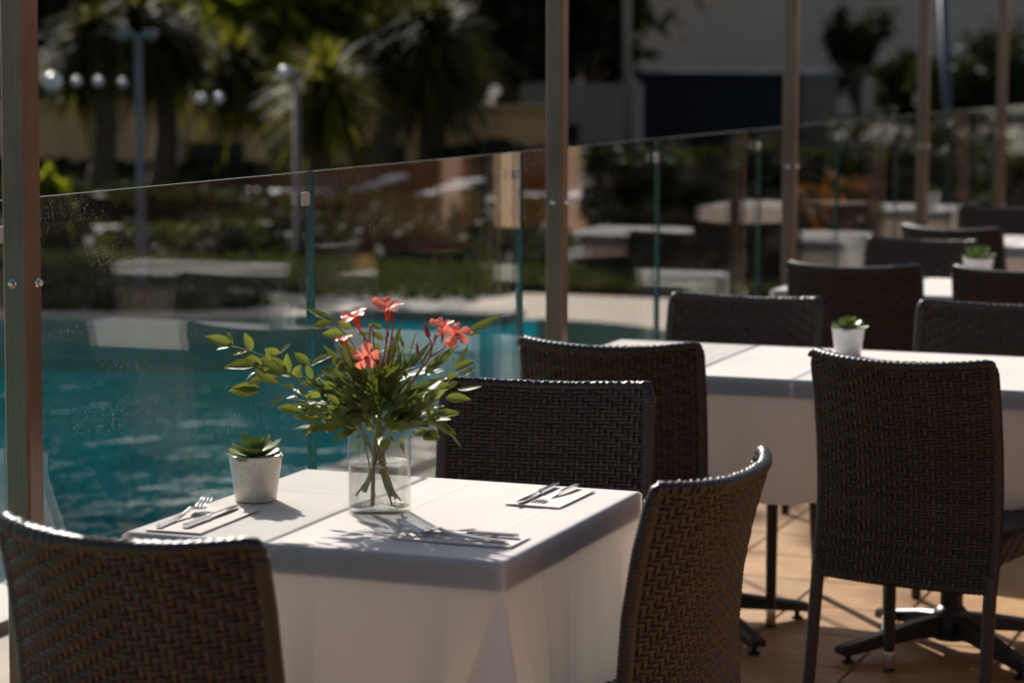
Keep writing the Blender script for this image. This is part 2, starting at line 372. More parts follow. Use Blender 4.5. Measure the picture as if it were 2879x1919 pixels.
# ------------------------------------------------------------------ glass fence and posts
GX, GT = -1.005, 1.308
fence = thing('glass_fence', 'frameless clear glass pool fence running along the terrace edge', 'fence', (GX, 0, 0))
joints = [-1.07, .14, 1.352, 2.658, 3.889, 5.104, 6.303, 7.434, 8.672, 9.88, 11.09, 12.30]
for y0, y1 in zip(joints[:-1], joints[1:]):
    L = y1 - y0 - .022; t = .006; b = MB()
    b.add([(-t,0,.03),(t,0,.03),(t,L,.03),(-t,L,.03),(-t,0,GT),(t,0,GT),(t,L,GT),(-t,L,GT)], [(1,2,6,5),(3,0,4,7)], 0)
    b.add([(-t,0,.03),(t,0,.03),(t,L,.03),(-t,L,.03),(-t,0,GT),(t,0,GT),(t,L,GT),(-t,L,GT)], [(0,3,2,1),(4,5,6,7),(0,1,5,4),(2,3,7,6)], 1)
    p = b.build('glass_panel', [M['glass'], M['edge']], fence, False, (0, y0 + .011, 0))
    MB().box((.007, L - .045, GT - .075), (.012, L - .012, GT - .045), bev=.001).build('corner_clip', M['sticker'], p, False)
MB().box((-.03, -1.07, -.02), (.03, 12.3, .07), bev=.004).build('base_channel', M['alu'], fence, False)

PS = .0245
def post(y, label):
    t = thing('steel_post', label, 'post', (-.900, y, 0), 0, 'steel posts along the glass fence')
    MB().box((-PS, -PS, 0), (PS, PS, 3.2), bev=.004).build('post_tube', M['post'], t, False)
    MB().box((-.05, -.05, 0), (.05, .05, .010), bev=.002).build('base_plate', M['post'], t, False)
    for z in (1.172, .30):
        bo = MB().lathe([(.0, .007), (.004, .007), (.0048, .0045), (.0055, .0015), (.0055, -.0015), (.0078, -.0015), (.0078, -.003)][::-1], 14).mesh('bolt', M['chrome'])
        ob('bolt', bo, t, (-.004, -PS - .002, z), rot=(R(90), 0, 0))
        ob('bolt', bo, t, (PS + .002, .010, z), rot=(0, R(90), 0))
    if y < 1: t.rotation_euler = (0, R(.65), 0); t.location.x -= .019
    return t
for y, lb in [(.021, 'wide brown steel post cut by the left picture edge, beside the front chair'), (2.673, 'brown steel post rising behind the first table, second along the fence'),
              (5.151, 'third steel post along the glass fence, left of the pine silhouette'), (7.505, 'fourth steel post along the glass fence, beside the slanted blue pole'),
              (9.538, 'thinnest and farthest steel post, at the right end of the fence')]:
    post(y, lb)

# ------------------------------------------------------------------ wicker chairs
HW = .2225
def back_y(z): return -.252 + np.interp(z, [0, .34, .40, .45, .54, .65, .76, .87, .9], [-.01, .028, .043, .051, .055, .047, .028, 0, -.01])
def sag(z): return .028 + .034 * np.clip((np.asarray(z) - .34) / .53, 0, 1.05)
def back_pt(u, t):
    """u -1..1 across, t 0..1 up"""
    z = .335 + t * (.868 - .335 - .013 * (1 - np.asarray(u) ** 2))
    return np.stack(np.broadcast_arrays(HW * u, back_y(z) - sag(z) * (1 - np.abs(np.asarray(u)) ** 2.5) + .018, z), -1)
def back_nrm(u, t):
    e = 1e-3; du = back_pt(u + e, t) - back_pt(u - e, t); dt = back_pt(u, t + e) - back_pt(u, t - e)
    n = np.cross(du, dt); return n / np.linalg.norm(n, axis=-1, keepdims=True)
def flat_pt(x0, x1, y0, y1, z):
    def f(u, t): return np.stack(np.broadcast_arrays(x0 + (x1 - x0) * (np.asarray(u) + 1) / 2, y0 + (y1 - y0) * np.asarray(t), np.full(np.broadcast(u, t).shape, z)), -1)
    return f, lambda u, t: np.broadcast_to(np.array([0, 0, 1.]), np.broadcast(u, t).shape + (3,))
def wall_pt(a, b, z0, z1):
    a = np.array(a); b = np.array(b); d = b - a; nn = np.array([d[1], -d[0], 0]) / np.hypot(*d)
    def f(u, t):
        s = (np.asarray(u) + 1) / 2; s, t = np.broadcast_arrays(s, t)
        return np.stack([a[0] + d[0] * s, a[1] + d[1] * s, z0 + (z1 - z0) * t], -1)
    return f, lambda u, t: np.broadcast_to(nn, np.broadcast(u, t).shape + (3,))
def weave(mb, P, Nf, nwarp, nweft, side, off, wu, amp=.0027):
    """2/2 twill with a chevron turn in the middle"""
    def over(i, j):
        k = abs(i - nwarp // 2)
        return ((k + j) % 4) < 2
    # weft (across)
    s = np.array([q for i in range(nwarp) for q in (i + .22, i + .78)]); s = np.concatenate([[0], s, [nwarp]])
    prof = [(-1, -1.6), (-.6, .1), (0, -.2), (.6, .1), (1, -1.6)]
    for j in range(nweft):
        h = np.array([(amp if over(i, j) else -amp) for i in range(nwarp) for _ in (0, 1)]); h = np.concatenate([[-amp], h, [-amp]])
        rows = []
        jit = random.uniform(-.07, .07)
        for w, c_ in prof:
            t = (j + .5 + jit + .43 * w) / nweft; u = s / nwarp * 2 - 1; t_ = np.full_like(u, t)
            rows.append(P(u, t_) + Nf(u, t_) * (side * (off + h + c_ * .0011))[:, None])
        A = np.stack(rows, 0); mb.grid(A if side < 0 else A[::-1])
    # warp (up)
    tt = np.concatenate([[0], np.arange(nweft) + .5, [nweft]]) / nweft
    for i in range(nwarp):
        h = np.array([(-amp if over(i, j) else amp) for j in range(nweft)]); h = np.concatenate([[h[0]], h, [h[-1]]])
        # relax
        h = .5 * h + .25 * np.roll(h, 1) + .25 * np.roll(h, -1)
        for sub in (-.135, .135):
            rows = []
            for w, c_ in [(-1, -1.5), (-.45, .15), (.45, .15), (1, -1.5)]:
                u0 = (i + .5 + sub + .125 * w) / nwarp * 2 - 1; u = np.full_like(tt, u0)
                rows.append(P(u, tt) + Nf(u, tt) * (side * (off + h * 1.35 + c_ * .0014))[:, None])
            A = np.stack(rows, 0); mb.grid(A[::-1] if side < 0 else A, 1)
def ribbed(mb, pts, r, pitch, amp, n=9, flat=1.0, ref=None, start=0.0):
    pts = [Vector(p) for p in pts]; d = [0]
    for a, b in zip(pts[:-1], pts[1:]): d.append(d[-1] + (b - a).length)
    L = d[-1]; q = int(L / pitch * 3) + 1; out = []; rad = []
    for k in range(q + 1):
        x = L * k / q; i = max(0, min(len(d) - 2, int(np.searchsorted(d, x, side='right')) - 1))
        f = (x - d[i]) / max(1e-9, d[i+1] - d[i]); out.append(pts[i].lerp(pts[i+1], min(1, f)))
        ph = (x / pitch) % 1.0; rr_ = r(x / L) if callable(r) else r
        rad.append(rr_ * (1 + amp * (math.sin(math.pi * ph) - .5)))
    mb.tube(out, rad, n, flat=flat, ref=ref)
def build_chair():
    root = bpy.data.objects.new('wicker_chair', None); COL.objects.link(root); root.empty_display_size = .1
    bw = MB(); weave(bw, back_pt, back_nrm, 33, 66, 1, .0075, HW); weave(bw, back_pt, back_nrm, 33, 66, -1, .0075, HW)
    bo = bw.build('backrest_weave', [M['wicker'], M['warp']], root, kind='stuff')
    fr = MB()
    side = lambda sg: [Vector(back_pt(np.float64(sg), np.float64(t))) for t in np.linspace(-.02, .955, 20)]
    top = [Vector(back_pt(np.float64(u), np.float64(1.0))) for u in np.linspace(-.955, .955, 40)]
    ribbed(fr, side(-1), .0135, .0083, .20, 9); ribbed(fr, side(1), .0135, .0083, .20, 9)
    cl = [Vector(back_pt(np.float64(-1), np.float64(t))) for t in (.945, .97)] + [Vector(back_pt(np.float64(-.985), np.float64(.993)))]
    cr = [Vector((-p.x, p.y, p.z)) for p in cl]
    path = cl + top + cr[::-1]
    ribbed(fr, path, .0115, .0155, .22, 9)
    # slanting lashing bands over the top roll
    lr = random.Random(3)
    for k in range(24):
        u = -0.96 + 1.92 * k / 23 + lr.uniform(-.02, .02)
        c0 = Vector(back_pt(np.float64(u), np.float64(1.0))); n0 = Vector(back_nrm(np.float64(u), np.float64(.99)))
        sl = lr.uniform(.008, .020); q = .0112 + lr.uniform(-.0006, .0016); w_ = lr.uniform(.0040, .0085); L_ = []; R_ = []; M_ = []
        for a in np.linspace(-.3, 1.3, 11):
            th = math.pi * a; o_ = n0 * math.cos(th) + Vector((0, 0, 1)) * math.sin(th); cc = c0 + o_ * q + Vector((sl * (a - .5), 0, 0))
            L_.append(cc - Vector((w_, 0, 0)) - o_ * .0022); M_.append(cc + o_ * .0010); R_.append(cc + Vector((w_, 0, 0)) - o_ * .0022)
        fr.grid([[tuple(p) for p in r_] for r_ in (L_, M_, R_)])
    ribbed(fr, [Vector(back_pt(np.float64(u), np.float64(-.004))) for u in np.linspace(-.97, .97, 24)], .0085, .012, .3, 8)
    Uc, Tc = np.meshgrid(np.linspace(-.97, .97, 24), np.linspace(.01, .985, 24), indexing='ij'); fr.grid(back_pt(Uc, Tc))  # unseen core sheet added to block light through the weave gaps
    fr.build('backrest_frame', M['wicker'], root)
    sw = MB(); P, Nf = flat_pt(-.205, .205, -.17, .215, .452); weave(sw, P, Nf, 20, 46, 1, 0, .2)
    for a, b in [((-.222, -.16), (-.222, .222)), ((-.215, .232), (.215, .232)), ((.222, .222), (.222, -.16))]:
        P, Nf = wall_pt(a, b, .385, .452); weave(sw, P, Nf, 20, 8, -1, 0, .2)
    sw.build('seat_weave', [M['wicker'], M['warp']], root, kind='stuff')
    sf = MB(); ribbed(sf, [(-.213, -.17, .452), (-.213, .215, .452), (-.205, .223, .452), (.205, .223, .452), (.213, .215, .452), (.213, -.17, .452)], .0145, .0083, .2, 9)
    sf.box((-.20, -.17, .425), (.20, .21, .444))
    sf.build('seat_frame', M['wicker'], root)
    for sx in (-1, 1):
        for fr_ in (0, 1):
            a, b = ((sx*.2085, .208, .40), (sx*.2065, .205, .05)) if fr_ else ((sx*.218, float(back_y(.36)) + .016, .37), (sx*.224, -.250, .012))
            lm = MB(); ribbed(lm, [a, b], (lambda x: .0165 - .002 * x), .0083, .14, 10)
            lg = lm.build('leg', M['wicker'], root)
            if fr_:
                MB().lathe([(.0150, .052), (.0155, .050), (.0150, .010), (.0140, .008)][::-1], 14, c=(b[0], b[1])).build('foot_cap', M['chrome'], lg)
                MB().lathe([(.0135, 0), (.0145, .002), (.0135, .009)], 14, c=(b[0], b[1])).build('glide', M['rubber'], lg)
            else:
                MB().lathe([(.0135, 0), (.0145, .002), (.0135, .012)], 14, c=(b[0], b[1])).build('glide', M['rubber'], lg)
    return root
chair0 = build_chair()
chairs = [  # midpoint of the rim ends, heading, label
    ((-.394, -.505), -3.5, 'largest out of focus wicker chair, back to us, before the flower table'),
    ((.245, .335), 83, 'wicker chair seen edge on at the right side of the flower table'),
    ((-.395, 1.250), 190, 'wicker chair facing us across the flower table, right behind the bouquet'),
    ((-.520, 2.030), 4.5, 'wicker chair, back to us, partly hidden behind the chair facing the bouquet'),
    ((.215, 1.985), -10.8, 'wicker chair showing its whole tall back and rear legs, at the right'),
    ((-.525, 3.250), 180, 'wicker chair facing us across the second table, left of its potted plant'),
    ((.205, 3.300), 180, 'wicker chair facing us across the second table, right of its potted plant'),
    ((-.500, 4.505), 2, 'wicker chair, back to us, between second and third table, behind the white pot'),
    ((.060, 4.530), -3, 'wicker chair, back to us, at the third table under its potted plant'),
    ((-.520, 5.735), 171, 'blurred wicker chair facing us across the third table'),
    ((.220, 5.80), 178, 'sliver of wicker chair beyond the third table at the right picture edge'),
    ((-.560, 6.500), -17, 'blurred wicker chair, back to us, at the fourth table'),
    ((-.590, 8.000), 180, 'farthest blurred wicker chair, beyond the fourth table'),
    ((1.30, 3.98), 6, 'wicker chair at the near side of the table seen only mirrored in the glass'),  # table group added out of view so the mirrored floor turns darker
    ((1.28, 5.60), 176, 'wicker chair at the far side of the table seen only mirrored in the glass'),
    ((.62, 4.80), -84, 'wicker chair at the pool side of the table seen only mirrored in the glass'),
    ((.775, 2.02), -22, 'wicker chair of which only seat edge and legs show, at the lower right picture edge'),
]
for i, ((mx, my), rz, lb) in enumerate(chairs):
    o = chair0 if i == 0 else copy_tree(chair0)
    f = Vector((-math.sin(R(rz)), math.cos(R(rz)), 0))
    o.location = Vector((mx, my, 0)) + f * .232; o.rotation_euler = (0, 0, R(rz))
    tag(o, lb, 'chair', 'wicker chairs around the terrace tables')

# ------------------------------------------------------------------ tables and cloths
def build_table():
    root = bpy.data.objects.new('pedestal_table', None); COL.objects.link(root)
    tt = MB().box((-.342, -.342, .704), (.342, .342, .7502)).build('table_top', M['laminate'], root, False)
    MB().box((-.346, -.346, .702), (.346, -.3425, .7505)).box((-.346, .3425, .702), (.346, .346, .7505)).box((-.346, -.342, .702), (-.3425, .342, .7505)).box((.3425, -.342, .702), (.346, .342, .7505)).build('edge_band', M['dark'], tt, False)  # hidden dark strips added so the cloth's edge looks shaded
    MB().lathe([(.030, .05), (.0305, .10), (.028, .69), (.10, .70)], 24).build('column', M['iron'], root)
    MB().lathe([(.0, .035), (.045, .035), (.052, .06), (.048, .105), (.031, .125)], 24).build('hub', M['iron'], root)
    for k in range(4):
        a = math.pi / 4 + k * math.pi / 2; d = Vector((math.cos(a), math.sin(a), 0)); s = Vector((-d.y, d.x, 0))
        vs = []
        for q, z0, z1, w in [(.03, .045, .105, .026), (.12, .050, .092, .025), (.24, .034, .066, .024), (.335, .022, .048, .023), (.345, .026, .044, .020)]:
            for (sw_, z) in ((-w, z0), (w, z0), (w, z1 - .006), (w * .6, z1), (-w * .6, z1), (-w, z1 - .006)): vs.append(d * q + s * sw_ + Vector((0, 0, z)))
        fs = [tuple(range(5, -1, -1)), tuple(24 + i for i in range(6))] + [(i*6+j, i*6+(j+1) % 6, i*6+6+(j+1) % 6, i*6+6+j) for i in range(4) for j in range(6)]
        ft = MB().add(vs, fs).build('base_foot', M['iron'], root, False)
        MB().lathe([(.0, 0), (.017, 0), (.017, .006), (.008, .008), (.008, .03)], 12, c=(d.x * .315, d.y * .315)).build('leveller', M['rubber'], ft)
    return root
tab0 = build_table()
tabs = [((-.35, .35), 'pedestal table under the cloth with the flower vase'), ((-.5, 2.72), 'left pedestal table of the second row, one black foot end showing'),
        ((.2, 2.72), 'pedestal table of the second row whose black cross base shows under the cloth'), ((-.5, 5.07), 'left pedestal table under the third row of white cloth'),
        ((.2, 5.07), 'right pedestal table under the third row of white cloth'), ((-.5, 7.43), 'left pedestal table under the fourth white cloth'), ((.2, 7.43), 'right pedestal table under the fourth white cloth'), ((-.5, 9.79), 'farthest pedestal table, almost wholly hidden behind chair backs'), ((1.30, 4.80), 'pedestal table seen only mirrored in the glass over the pool')]
for i, ((x, y), lb) in enumerate(tabs):
    o = tab0 if i == 0 else copy_tree(tab0); o.location = (x, y, 0); tag(o, lb, 'table', 'pedestal tables in the terrace rows')

def build_cloth(x0, x1, y0, y1, label, seed, creases_x=(), creases_y=(), drop=.31, flare=(.035, .035, .035, .035)):
    rg = random.Random(seed); Z = .752; rad = .0045
    root_z = 0; mb = MB()
    def ridge(x, y):
        h = 0
        for cxx, a, sgn in creases_x:
            q = (x - cxx) / .0055; h += a * math.exp(-q * q) + a * .5 * sgn * math.tanh((x - cxx) / .02) * math.exp(-((x - cxx) / .06) ** 2)
        for cyy, a, sgn in creases_y:
            q = (y - cyy) / .0055; h += a * math.exp(-q * q)
        return h + .0006 * math.sin(x * 17 + seed) * math.sin(y * 13 + 1.3 * seed)
    def axis(a, b, cr):
        v = set(np.linspace(a, b, 46).round(5))
        for cc in cr:
            for e in (-.011, -.0075, -.005, -.0025, 0, .0025, .005, .0075, .011):
                if a + .02 < cc[0] + e < b - .02: v.add(round(cc[0] + e, 5))
        return sorted(v)
    ax = axis(x0 + rad, x1 - rad, creases_x); ay = axis(y0 + rad, y1 - rad, creases_y)
    edge = lambda x, y: min(1, min(x - x0 - rad, x1 - rad - x, y - y0 - rad, y1 - rad - y) / .02) if True else 1
    mb.grid([[(x, y, Z + ridge(x, y) * max(0, edge(x, y))) for y in ay] for x in ax][::-1])
    corners = [((x0, y0), (1, 0), (0, 1)), ((x1, y0), (0, 1), (-1, 0)), ((x1, y1), (-1, 0), (0, -1)), ((x0, y1), (0, -1), (1, 0))]
    phases = [[(rg.uniform(0, 6.28), rg.uniform(11, 17), 1.0), (rg.uniform(0, 6.28), rg.uniform(22, 34), .45), (rg.uniform(0, 6.28), rg.uniform(45, 60), .2)] for _ in range(4)]
    pleats = [[(c_[0] - x0, .0013) for c_ in creases_x] + [(rg.uniform(.1, .6), .0011)], [(c_[0] - y0, .0012) for c_ in creases_y] + [(rg.uniform(.15, .6), .0014), (.33, .0012)], [(x1 - c_[0], .0012) for c_ in creases_x], [(y1 - c_[0], .0012) for c_ in creases_y]]
    eskew = [rg.uniform(-.12, .12) for _ in range(4)]; eskew[1] = .05
    def ringpts(d):
        """plan outline at drop d below the table edge"""
        pts = []
        g = max(0, d - .045); w = (g / (drop - .045)) if drop > .045 else 0
        for k in range(4):
            (cx_, cy_), s, nx_ = corners[k]; (ex, ey), _, _ = corners[(k + 1) % 4]
            out = Vector((s[1], -s[0])); L = abs(ex - cx_) + abs(ey - cy_)
            a = .004 + .40 * g; diag0 = Vector((-corners[k][1][0] - corners[k][2][0], -corners[k][1][1] - corners[k][2][1])).normalized()
            base = .0025 + flare[k] * g
            # half ear after corner k
            sk = eskew[k]
            dv = Vector((diag0.x * math.cos(sk) - diag0.y * math.sin(sk), diag0.x * math.sin(sk) + diag0.y * math.cos(sk)))
            tip = Vector((cx_, cy_)) + dv * (.0035 + .40 * g)
            v0 = Vector((cx_, cy_)) + Vector(s) * a + out * (base - .16 * g)
            for q in range(5):
                f = q / 5; p = tip.lerp(v0, f); p += out * (.012 * w * math.sin(math.pi * f)); pts.append((p, 1 - f))
            n = 120 if L < 1 else 170
            for q in range(n):
                f = q / (n - 1); along = a + (L - 2 * a) * f
                fade = min(1, min(f, 1 - f) * 7)
                wv = sum(A * math.sin(ph + fr_ * along) for ph, fr_, A in phases[k])
                o_ = base + w ** 1.0 * fade * .019 * wv + sum(A_ * math.exp(-((along - p_) / .006) ** 2) * min(1, d / .03) + A_ * 3.0 * w * math.exp(-((along - p_) / .03) ** 2) for p_, A_ in pleats[k]) - .16 * g * max(0, 1 - min(f, 1 - f) * 16) ** 1.5
                p = Vector((cx_, cy_)) + Vector(s) * along + out * o_; pts.append((p, 0))
            # half ear before corner k+1
            k2 = (k + 1) % 4; diag1 = Vector((-corners[k2][1][0] - corners[k2][2][0], -corners[k2][1][1] - corners[k2][2][1])).normalized(); sk = eskew[k2]
            dv = Vector((diag1.x * math.cos(sk) - diag1.y * math.sin(sk), diag1.x * math.sin(sk) + diag1.y * math.cos(sk)))
            tip = Vector((ex, ey)) + dv * (.0035 + .40 * g); v1 = Vector((ex, ey)) - Vector(s) * a + out * (base - .16 * g)
            for q in range(1, 5):
                f = q / 5; p = v1.lerp(tip, f); p += out * (.008 * w * math.sin(math.pi * f)); pts.append((p, f))
        return pts, w
    rows = []
    for a in np.linspace(0, math.pi / 2, 6):
        pts, _ = ringpts(0); i_ = rad * (1 - math.sin(a)); row = []
        for p, e in pts:
            x = min(max(p.x, x0 + i_), x1 - i_) if i_ > 1e-6 else p.x; y = min(max(p.y, y0 + i_), y1 - i_) if i_ > 1e-6 else p.y
            row.append((x, y, Z - rad * (1 - math.cos(a))))
        rows.append(row)
    for d in list(np.linspace(.008, .05, 4)) + list(np.linspace(.06, drop, 15)):
        pts, w = ringpts(d)
        rows.append([(p.x, p.y, Z - rad - d - e * .10 * w + .004 * w * math.sin(9 * (p.x + p.y) + seed)) for p, e in pts])
    n = len(rows[0]); vs = sum([list(r) for r in rows], [])
    mb.add(vs, [(i*n+j, (i+1)*n+j, (i+1)*n+(j+1) % n, i*n+(j+1) % n) for i in range(len(rows)-1) for j in range(n)])
    o = mb.build('tablecloth', M['cloth']); tag(o, label, 'tablecloth', 'white tablecloths on the terrace'); return o
build_cloth(-.70, 0, 0, .70, 'white tablecloth with the flower vase standing on it', 3, ((-.418, .0006, 1), (-.330, .0007, -1), (-.10, .0006, 1)), ((.47, .0007, 1),), flare=(.05, .06, .22, .06))
build_cloth(-.85, .55, 2.37, 3.07, 'long white tablecloth of the second row, hem and black table base showing', 5, ((-.484, .0014, 1), (-.15, .0009, 1), (.25, .0010, 1)), ((2.7, .0006, 1),))
build_cloth(-.85, .55, 4.72, 5.42, 'white tablecloth of the third row, seen between two chair backs', 8, ((-.5, .001, 1),))
build_cloth(-.85, .55, 7.08, 7.78, 'small patch of blurred white tablecloth at the right picture edge', 11)

build_cloth(-.85, .55, 9.44, 10.14, 'farthest blurred white tablecloth, hidden almost wholly behind chair backs', 17)
build_cloth(.95, 1.65, 4.45, 5.15, 'white tablecloth seen only mirrored in the glass over the pool', 14)

# ------------------------------------------------------------------ things on the tables
def nap(loc, rz, w, l, label, seed):
    m_ = MB(); rg = random.Random(seed)
    for k, (dz, sh) in enumerate(((.0, 0), (.0011, .002))):
        xs_ = np.linspace(-w/2, w/2, 8); ys_ = np.linspace(0, l, 14)
        top_ = np.array([[(x + sh * (y / l), y - sh, dz + .0014 + .0022 * max(0, (y / l - .8)) * k + .0004 * math.sin(31 * x + 17 * y + seed)) for y in ys_] for x in xs_])
        m_.grid(top_[::-1]); bot = top_.copy(); bot[..., 2] = dz + .0002; m_.grid(bot)
        per = [(i, 0) for i in range(8)] + [(7, j) for j in range(1, 14)] + [(i, 13) for i in range(6, -1, -1)] + [(0, j) for j in range(12, 0, -1)]
        v1 = [tuple(top_[a]) for a in per]; v0 = [tuple(bot[a]) for a in per]; n = len(per)
        m_.add(v0 + v1, [(i, (i+1) % n, n + (i+1) % n, n + i) for i in range(n)])
    o = m_.build('napkin', M['napkin'], None, True, loc); auto_sharp(o, 50); o.rotation_euler = (0, 0, rz); tag(o, label, 'napkin', 'paper napkins on the flower table'); return o
def knife(loc, rz, label, rx=0):
    t = thing('knife', label, 'knife', loc, rz, 'knives on the flower table'); t.rotation_euler = (rx, 0, rz)
    MB().box((-.0058, 0, 0), (.0058, .092, .0075), bev=.0012).build('handle', M['steel'], t, False)
    b = MB(); n = 14; L = []; Rr = []; 
    vs = []
    for i in range(n):
        f = i / (n - 1); y = .092 + .118 * f; w0 = .0055 + .002 * math.sin(f * 2.6); tipf = 1 - max(0, (f - .72) / .28) ** 2
        vs += [(-w0 * (.35 + .65 * tipf), y, .0046), (-.001, y, .0052), (w0 * tipf, y, .0040), (w0 * tipf, y, .0036), (-.001, y, .0030), (-w0 * (.35 + .65 * tipf), y, .0034)]
    b.add(vs, [tuple(range(5, -1, -1)), tuple((n-1)*6+k for k in range(6))] + [(i*6+k, i*6+(k+1) % 6, i*6+6+(k+1) % 6, i*6+6+k) for i in range(n-1) for k in range(6)])
    b.build('blade', M['steel'], t, False); return t
def fork(loc, rz, label, flip=False, rx=0):
    t = thing('fork', label, 'fork', loc, rz, 'forks on the flower table'); t.rotation_euler = (rx, math.pi if flip else 0, rz)
    h = MB(); n = 12; vs = []
    for i in range(n):
        f = i / (n - 1); y = .125 * f; w = .0052 - .0026 * f ** .7; z = .0035 + .010 * f ** 3; tk = .0024
        vs += [(-w, y, z - tk), (w, y, z - tk), (w, y, z + tk * .6), (w * .5, y, z + tk), (-w * .5, y, z + tk), (-w, y, z + tk * .6)]
    h.add(vs, [tuple(range(5, -1, -1)), tuple((n-1)*6+k for k in range(6))] + [(i*6+k, i*6+(k+1) % 6, i*6+6+(k+1) % 6, i*6+6+k) for i in range(n-1) for k in range(6)])
    h.build('handle', M['steel'], t, False)
    hd = MB(); prof = [(.122, .0030, .0135), (.134, .0085, .0105), (.146, .0115, .0075), (.158, .0122, .0062)]
    pt = []; pb = []
    for y, w, z in prof:
        pt.append([(x * w, y, z + .0011 + .002 * x * x) for x in np.linspace(-1, 1, 9)]); pb.append([(x * w, y, z - .0006 + .002 * x * x) for x in np.linspace(-1, 1, 9)])
    hd.grid(pt[::-1]); hd.grid(pb)
    n9 = 9; 
    for rowt, rowb in ((pt[0], pb[0]), (pt[-1], pb[-1])): hd.add(rowt + rowb, [(i, i+1, n9+i+1, n9+i) for i in range(8)])
    for sgn in (0, 8): hd.add([r_[sgn] for r_ in pt] + [r_[sgn] for r_ in pb], [(i, i+1, 4+i+1, 4+i) for i in range(3)])
    hd.build('fork_head', M['steel'], t)
    for k in range(4):
        x = (-.0104, -.0036, .0036, .0104)[k]; pts = [(x, .156, .0066), (x, .170, .0085), (x * .97, .185, .0150), (x * .95, .199, .0240)]
        MB().tube(pts, [.0017, .0016, .0014, .0008], 6).build('tine', M['steel'], t)
    return t
TZ = .7535
nap((-.615, .018, TZ), R(2.5), .105, .235, 'paper napkin under the cutlery beside the speckled pot', 1)
fork((-.650, .030, TZ + .0028), R(3), 'fork with its tines up, left of the speckled pot')
knife((-.607, .046, TZ + .003), R(2), 'knife lying just in front of the speckled pot')
nap((-.130, .470, TZ), 0, .105, .188, 'paper napkin near the far right table corner', 2)
knife((-.156, .668, TZ + .003), R(180), 'knife pointing at us on the far right napkin')
fork((-.112, .662, TZ + .0125), R(174), 'fork turned tines down on the far right napkin', True, 0)
nap((-.030, .150, TZ), R(90), .095, .215, 'paper napkin in the shadow of the bouquet', 3)
knife((-.040, .172, TZ + .003), R(93), 'knife in the shadow of the bouquet by the near table corner')
fork((-.045, .128, TZ + .0028), R(86), 'fork in the bouquet shadow at the foot of the vase')

def rosette_leaf():
    b = MB(); n = 9; m_ = 7; A = []; B = []
    for i in range(n):
        f = i / (n - 1); w = .5 * math.sin(math.pi * (.14 + .66 * f ** 1.25)) ** .8 * math.sqrt(max(0, 1 - f ** 7))
        za = .10 * f + .42 * f * f; ra = []; rb = []
        for j in range(m_):
            x = (j / (m_ - 1) * 2 - 1); ra.append((x * w * .82, f, za + .20 * w * x * x + .03)); rb.append((x * w * .80, f, za + .20 * w * x * x - .10 * (1 - x * x) * math.sin(math.pi * (f * .85 + .1))))
        A.append(ra); B.append(rb)
    b.grid(A[::-1]); b.grid(B)
    for j in (0, m_ - 1): b.add([r_[j] for r_ in A] + [r_[j] for r_ in B], [(i, i+1, n+i+1, n+i) for i in range(n-1)])
    return b.mesh('leaf', M['rosette'])
RL = rosette_leaf()
def potted(loc, label, potm, seed, sc=1.0, spiky=False):
    t = thing('potted_succulent', label, 'plant', loc, seed * 1.1, 'small succulents in pots on the tables')
    rg = random.Random(seed)
    p = MB().lathe([(.0, 0.001), (.036, 0.0), (.0385, .002), (.0425, .035), (.0470, .066), (.0495, .082), (.0497, .084), (.0488, .0852), (.0465, .0845), (.0450, .080), (.0435, .068), (.0, .067)], 40)
    p.build('pot', potm, t)
    so = MB().lathe([(.0, .074), (.02, .075), (.038, .072), (.0440, .0695)][::-1], 24)
    for k in range(90):
        a = rg.uniform(0, 6.28); r_ = .043 * math.sqrt(rg.random()); q = rg.uniform(.0015, .0038); cc = Vector((r_ * math.cos(a), r_ * math.sin(a), .0745 + rg.uniform(0, .002)))
        so.add([cc + Vector(v) * q for v in ((1,0,0),(0,1,0),(-1,0,0),(0,-1,0),(.2,.1,.9),(0,.1,-.8))], [(0,1,4),(1,2,4),(2,3,4),(3,0,4),(1,0,5),(2,1,5),(3,2,5),(0,3,5)])
    so.build('potting_grit', M['soil'], t, False, kind='stuff')
    rings = [(7, .050, 10, .006, .079), (7, .046, 28, .005, .082), (6, .038, 48, .003, .086), (4, .030, 66, .002, .089), (3, .020, 80, .0, .091)]
    if spiky: rings = [(10, .055, 22, .004, .078), (9, .052, 42, .003, .08), (7, .045, 62, .002, .082), (4, .036, 78, 0, .082)]
    for q, (n, L, el, r0, z) in enumerate(rings):
        for k in range(n):
            a = 2 * math.pi * k / n + q * .41 + rg.uniform(-.12, .12); e = R(el + rg.uniform(-7, 7)); l_ = L * rg.uniform(.88, 1.1)
            lf = ob('leaf', RL, t); 
            m4 = Matrix.Rotation(a - math.pi / 2, 4, 'Z') @ Matrix.Translation((0, r0, z)) @ Matrix.Rotation(e - R(18), 4, 'X') @ Matrix.Diagonal((l_ * (.42 if spiky else .86), l_, l_ * .62, 1))
            lf.matrix_basis = m4
    t.scale = (sc, sc, sc); return t
potted((-.628, .350, .7535), 'green succulent in a speckled cream pot beside the knife', M['pot'], 1)
potted((-.134, 2.905, .7535), 'small succulent in a plain white pot on the second table', M['whitepot'], 2, .92)
potted((-.21, 5.22, .7535), 'blurred spiky succulent above a chair back on the third table', M['whitepot'], 4, 1.1, True)
potted((-.70, 9.66, .7535), 'farthest blurred potted plant, low by the thinnest post', M['whitepot'], 6, 1.1, True)

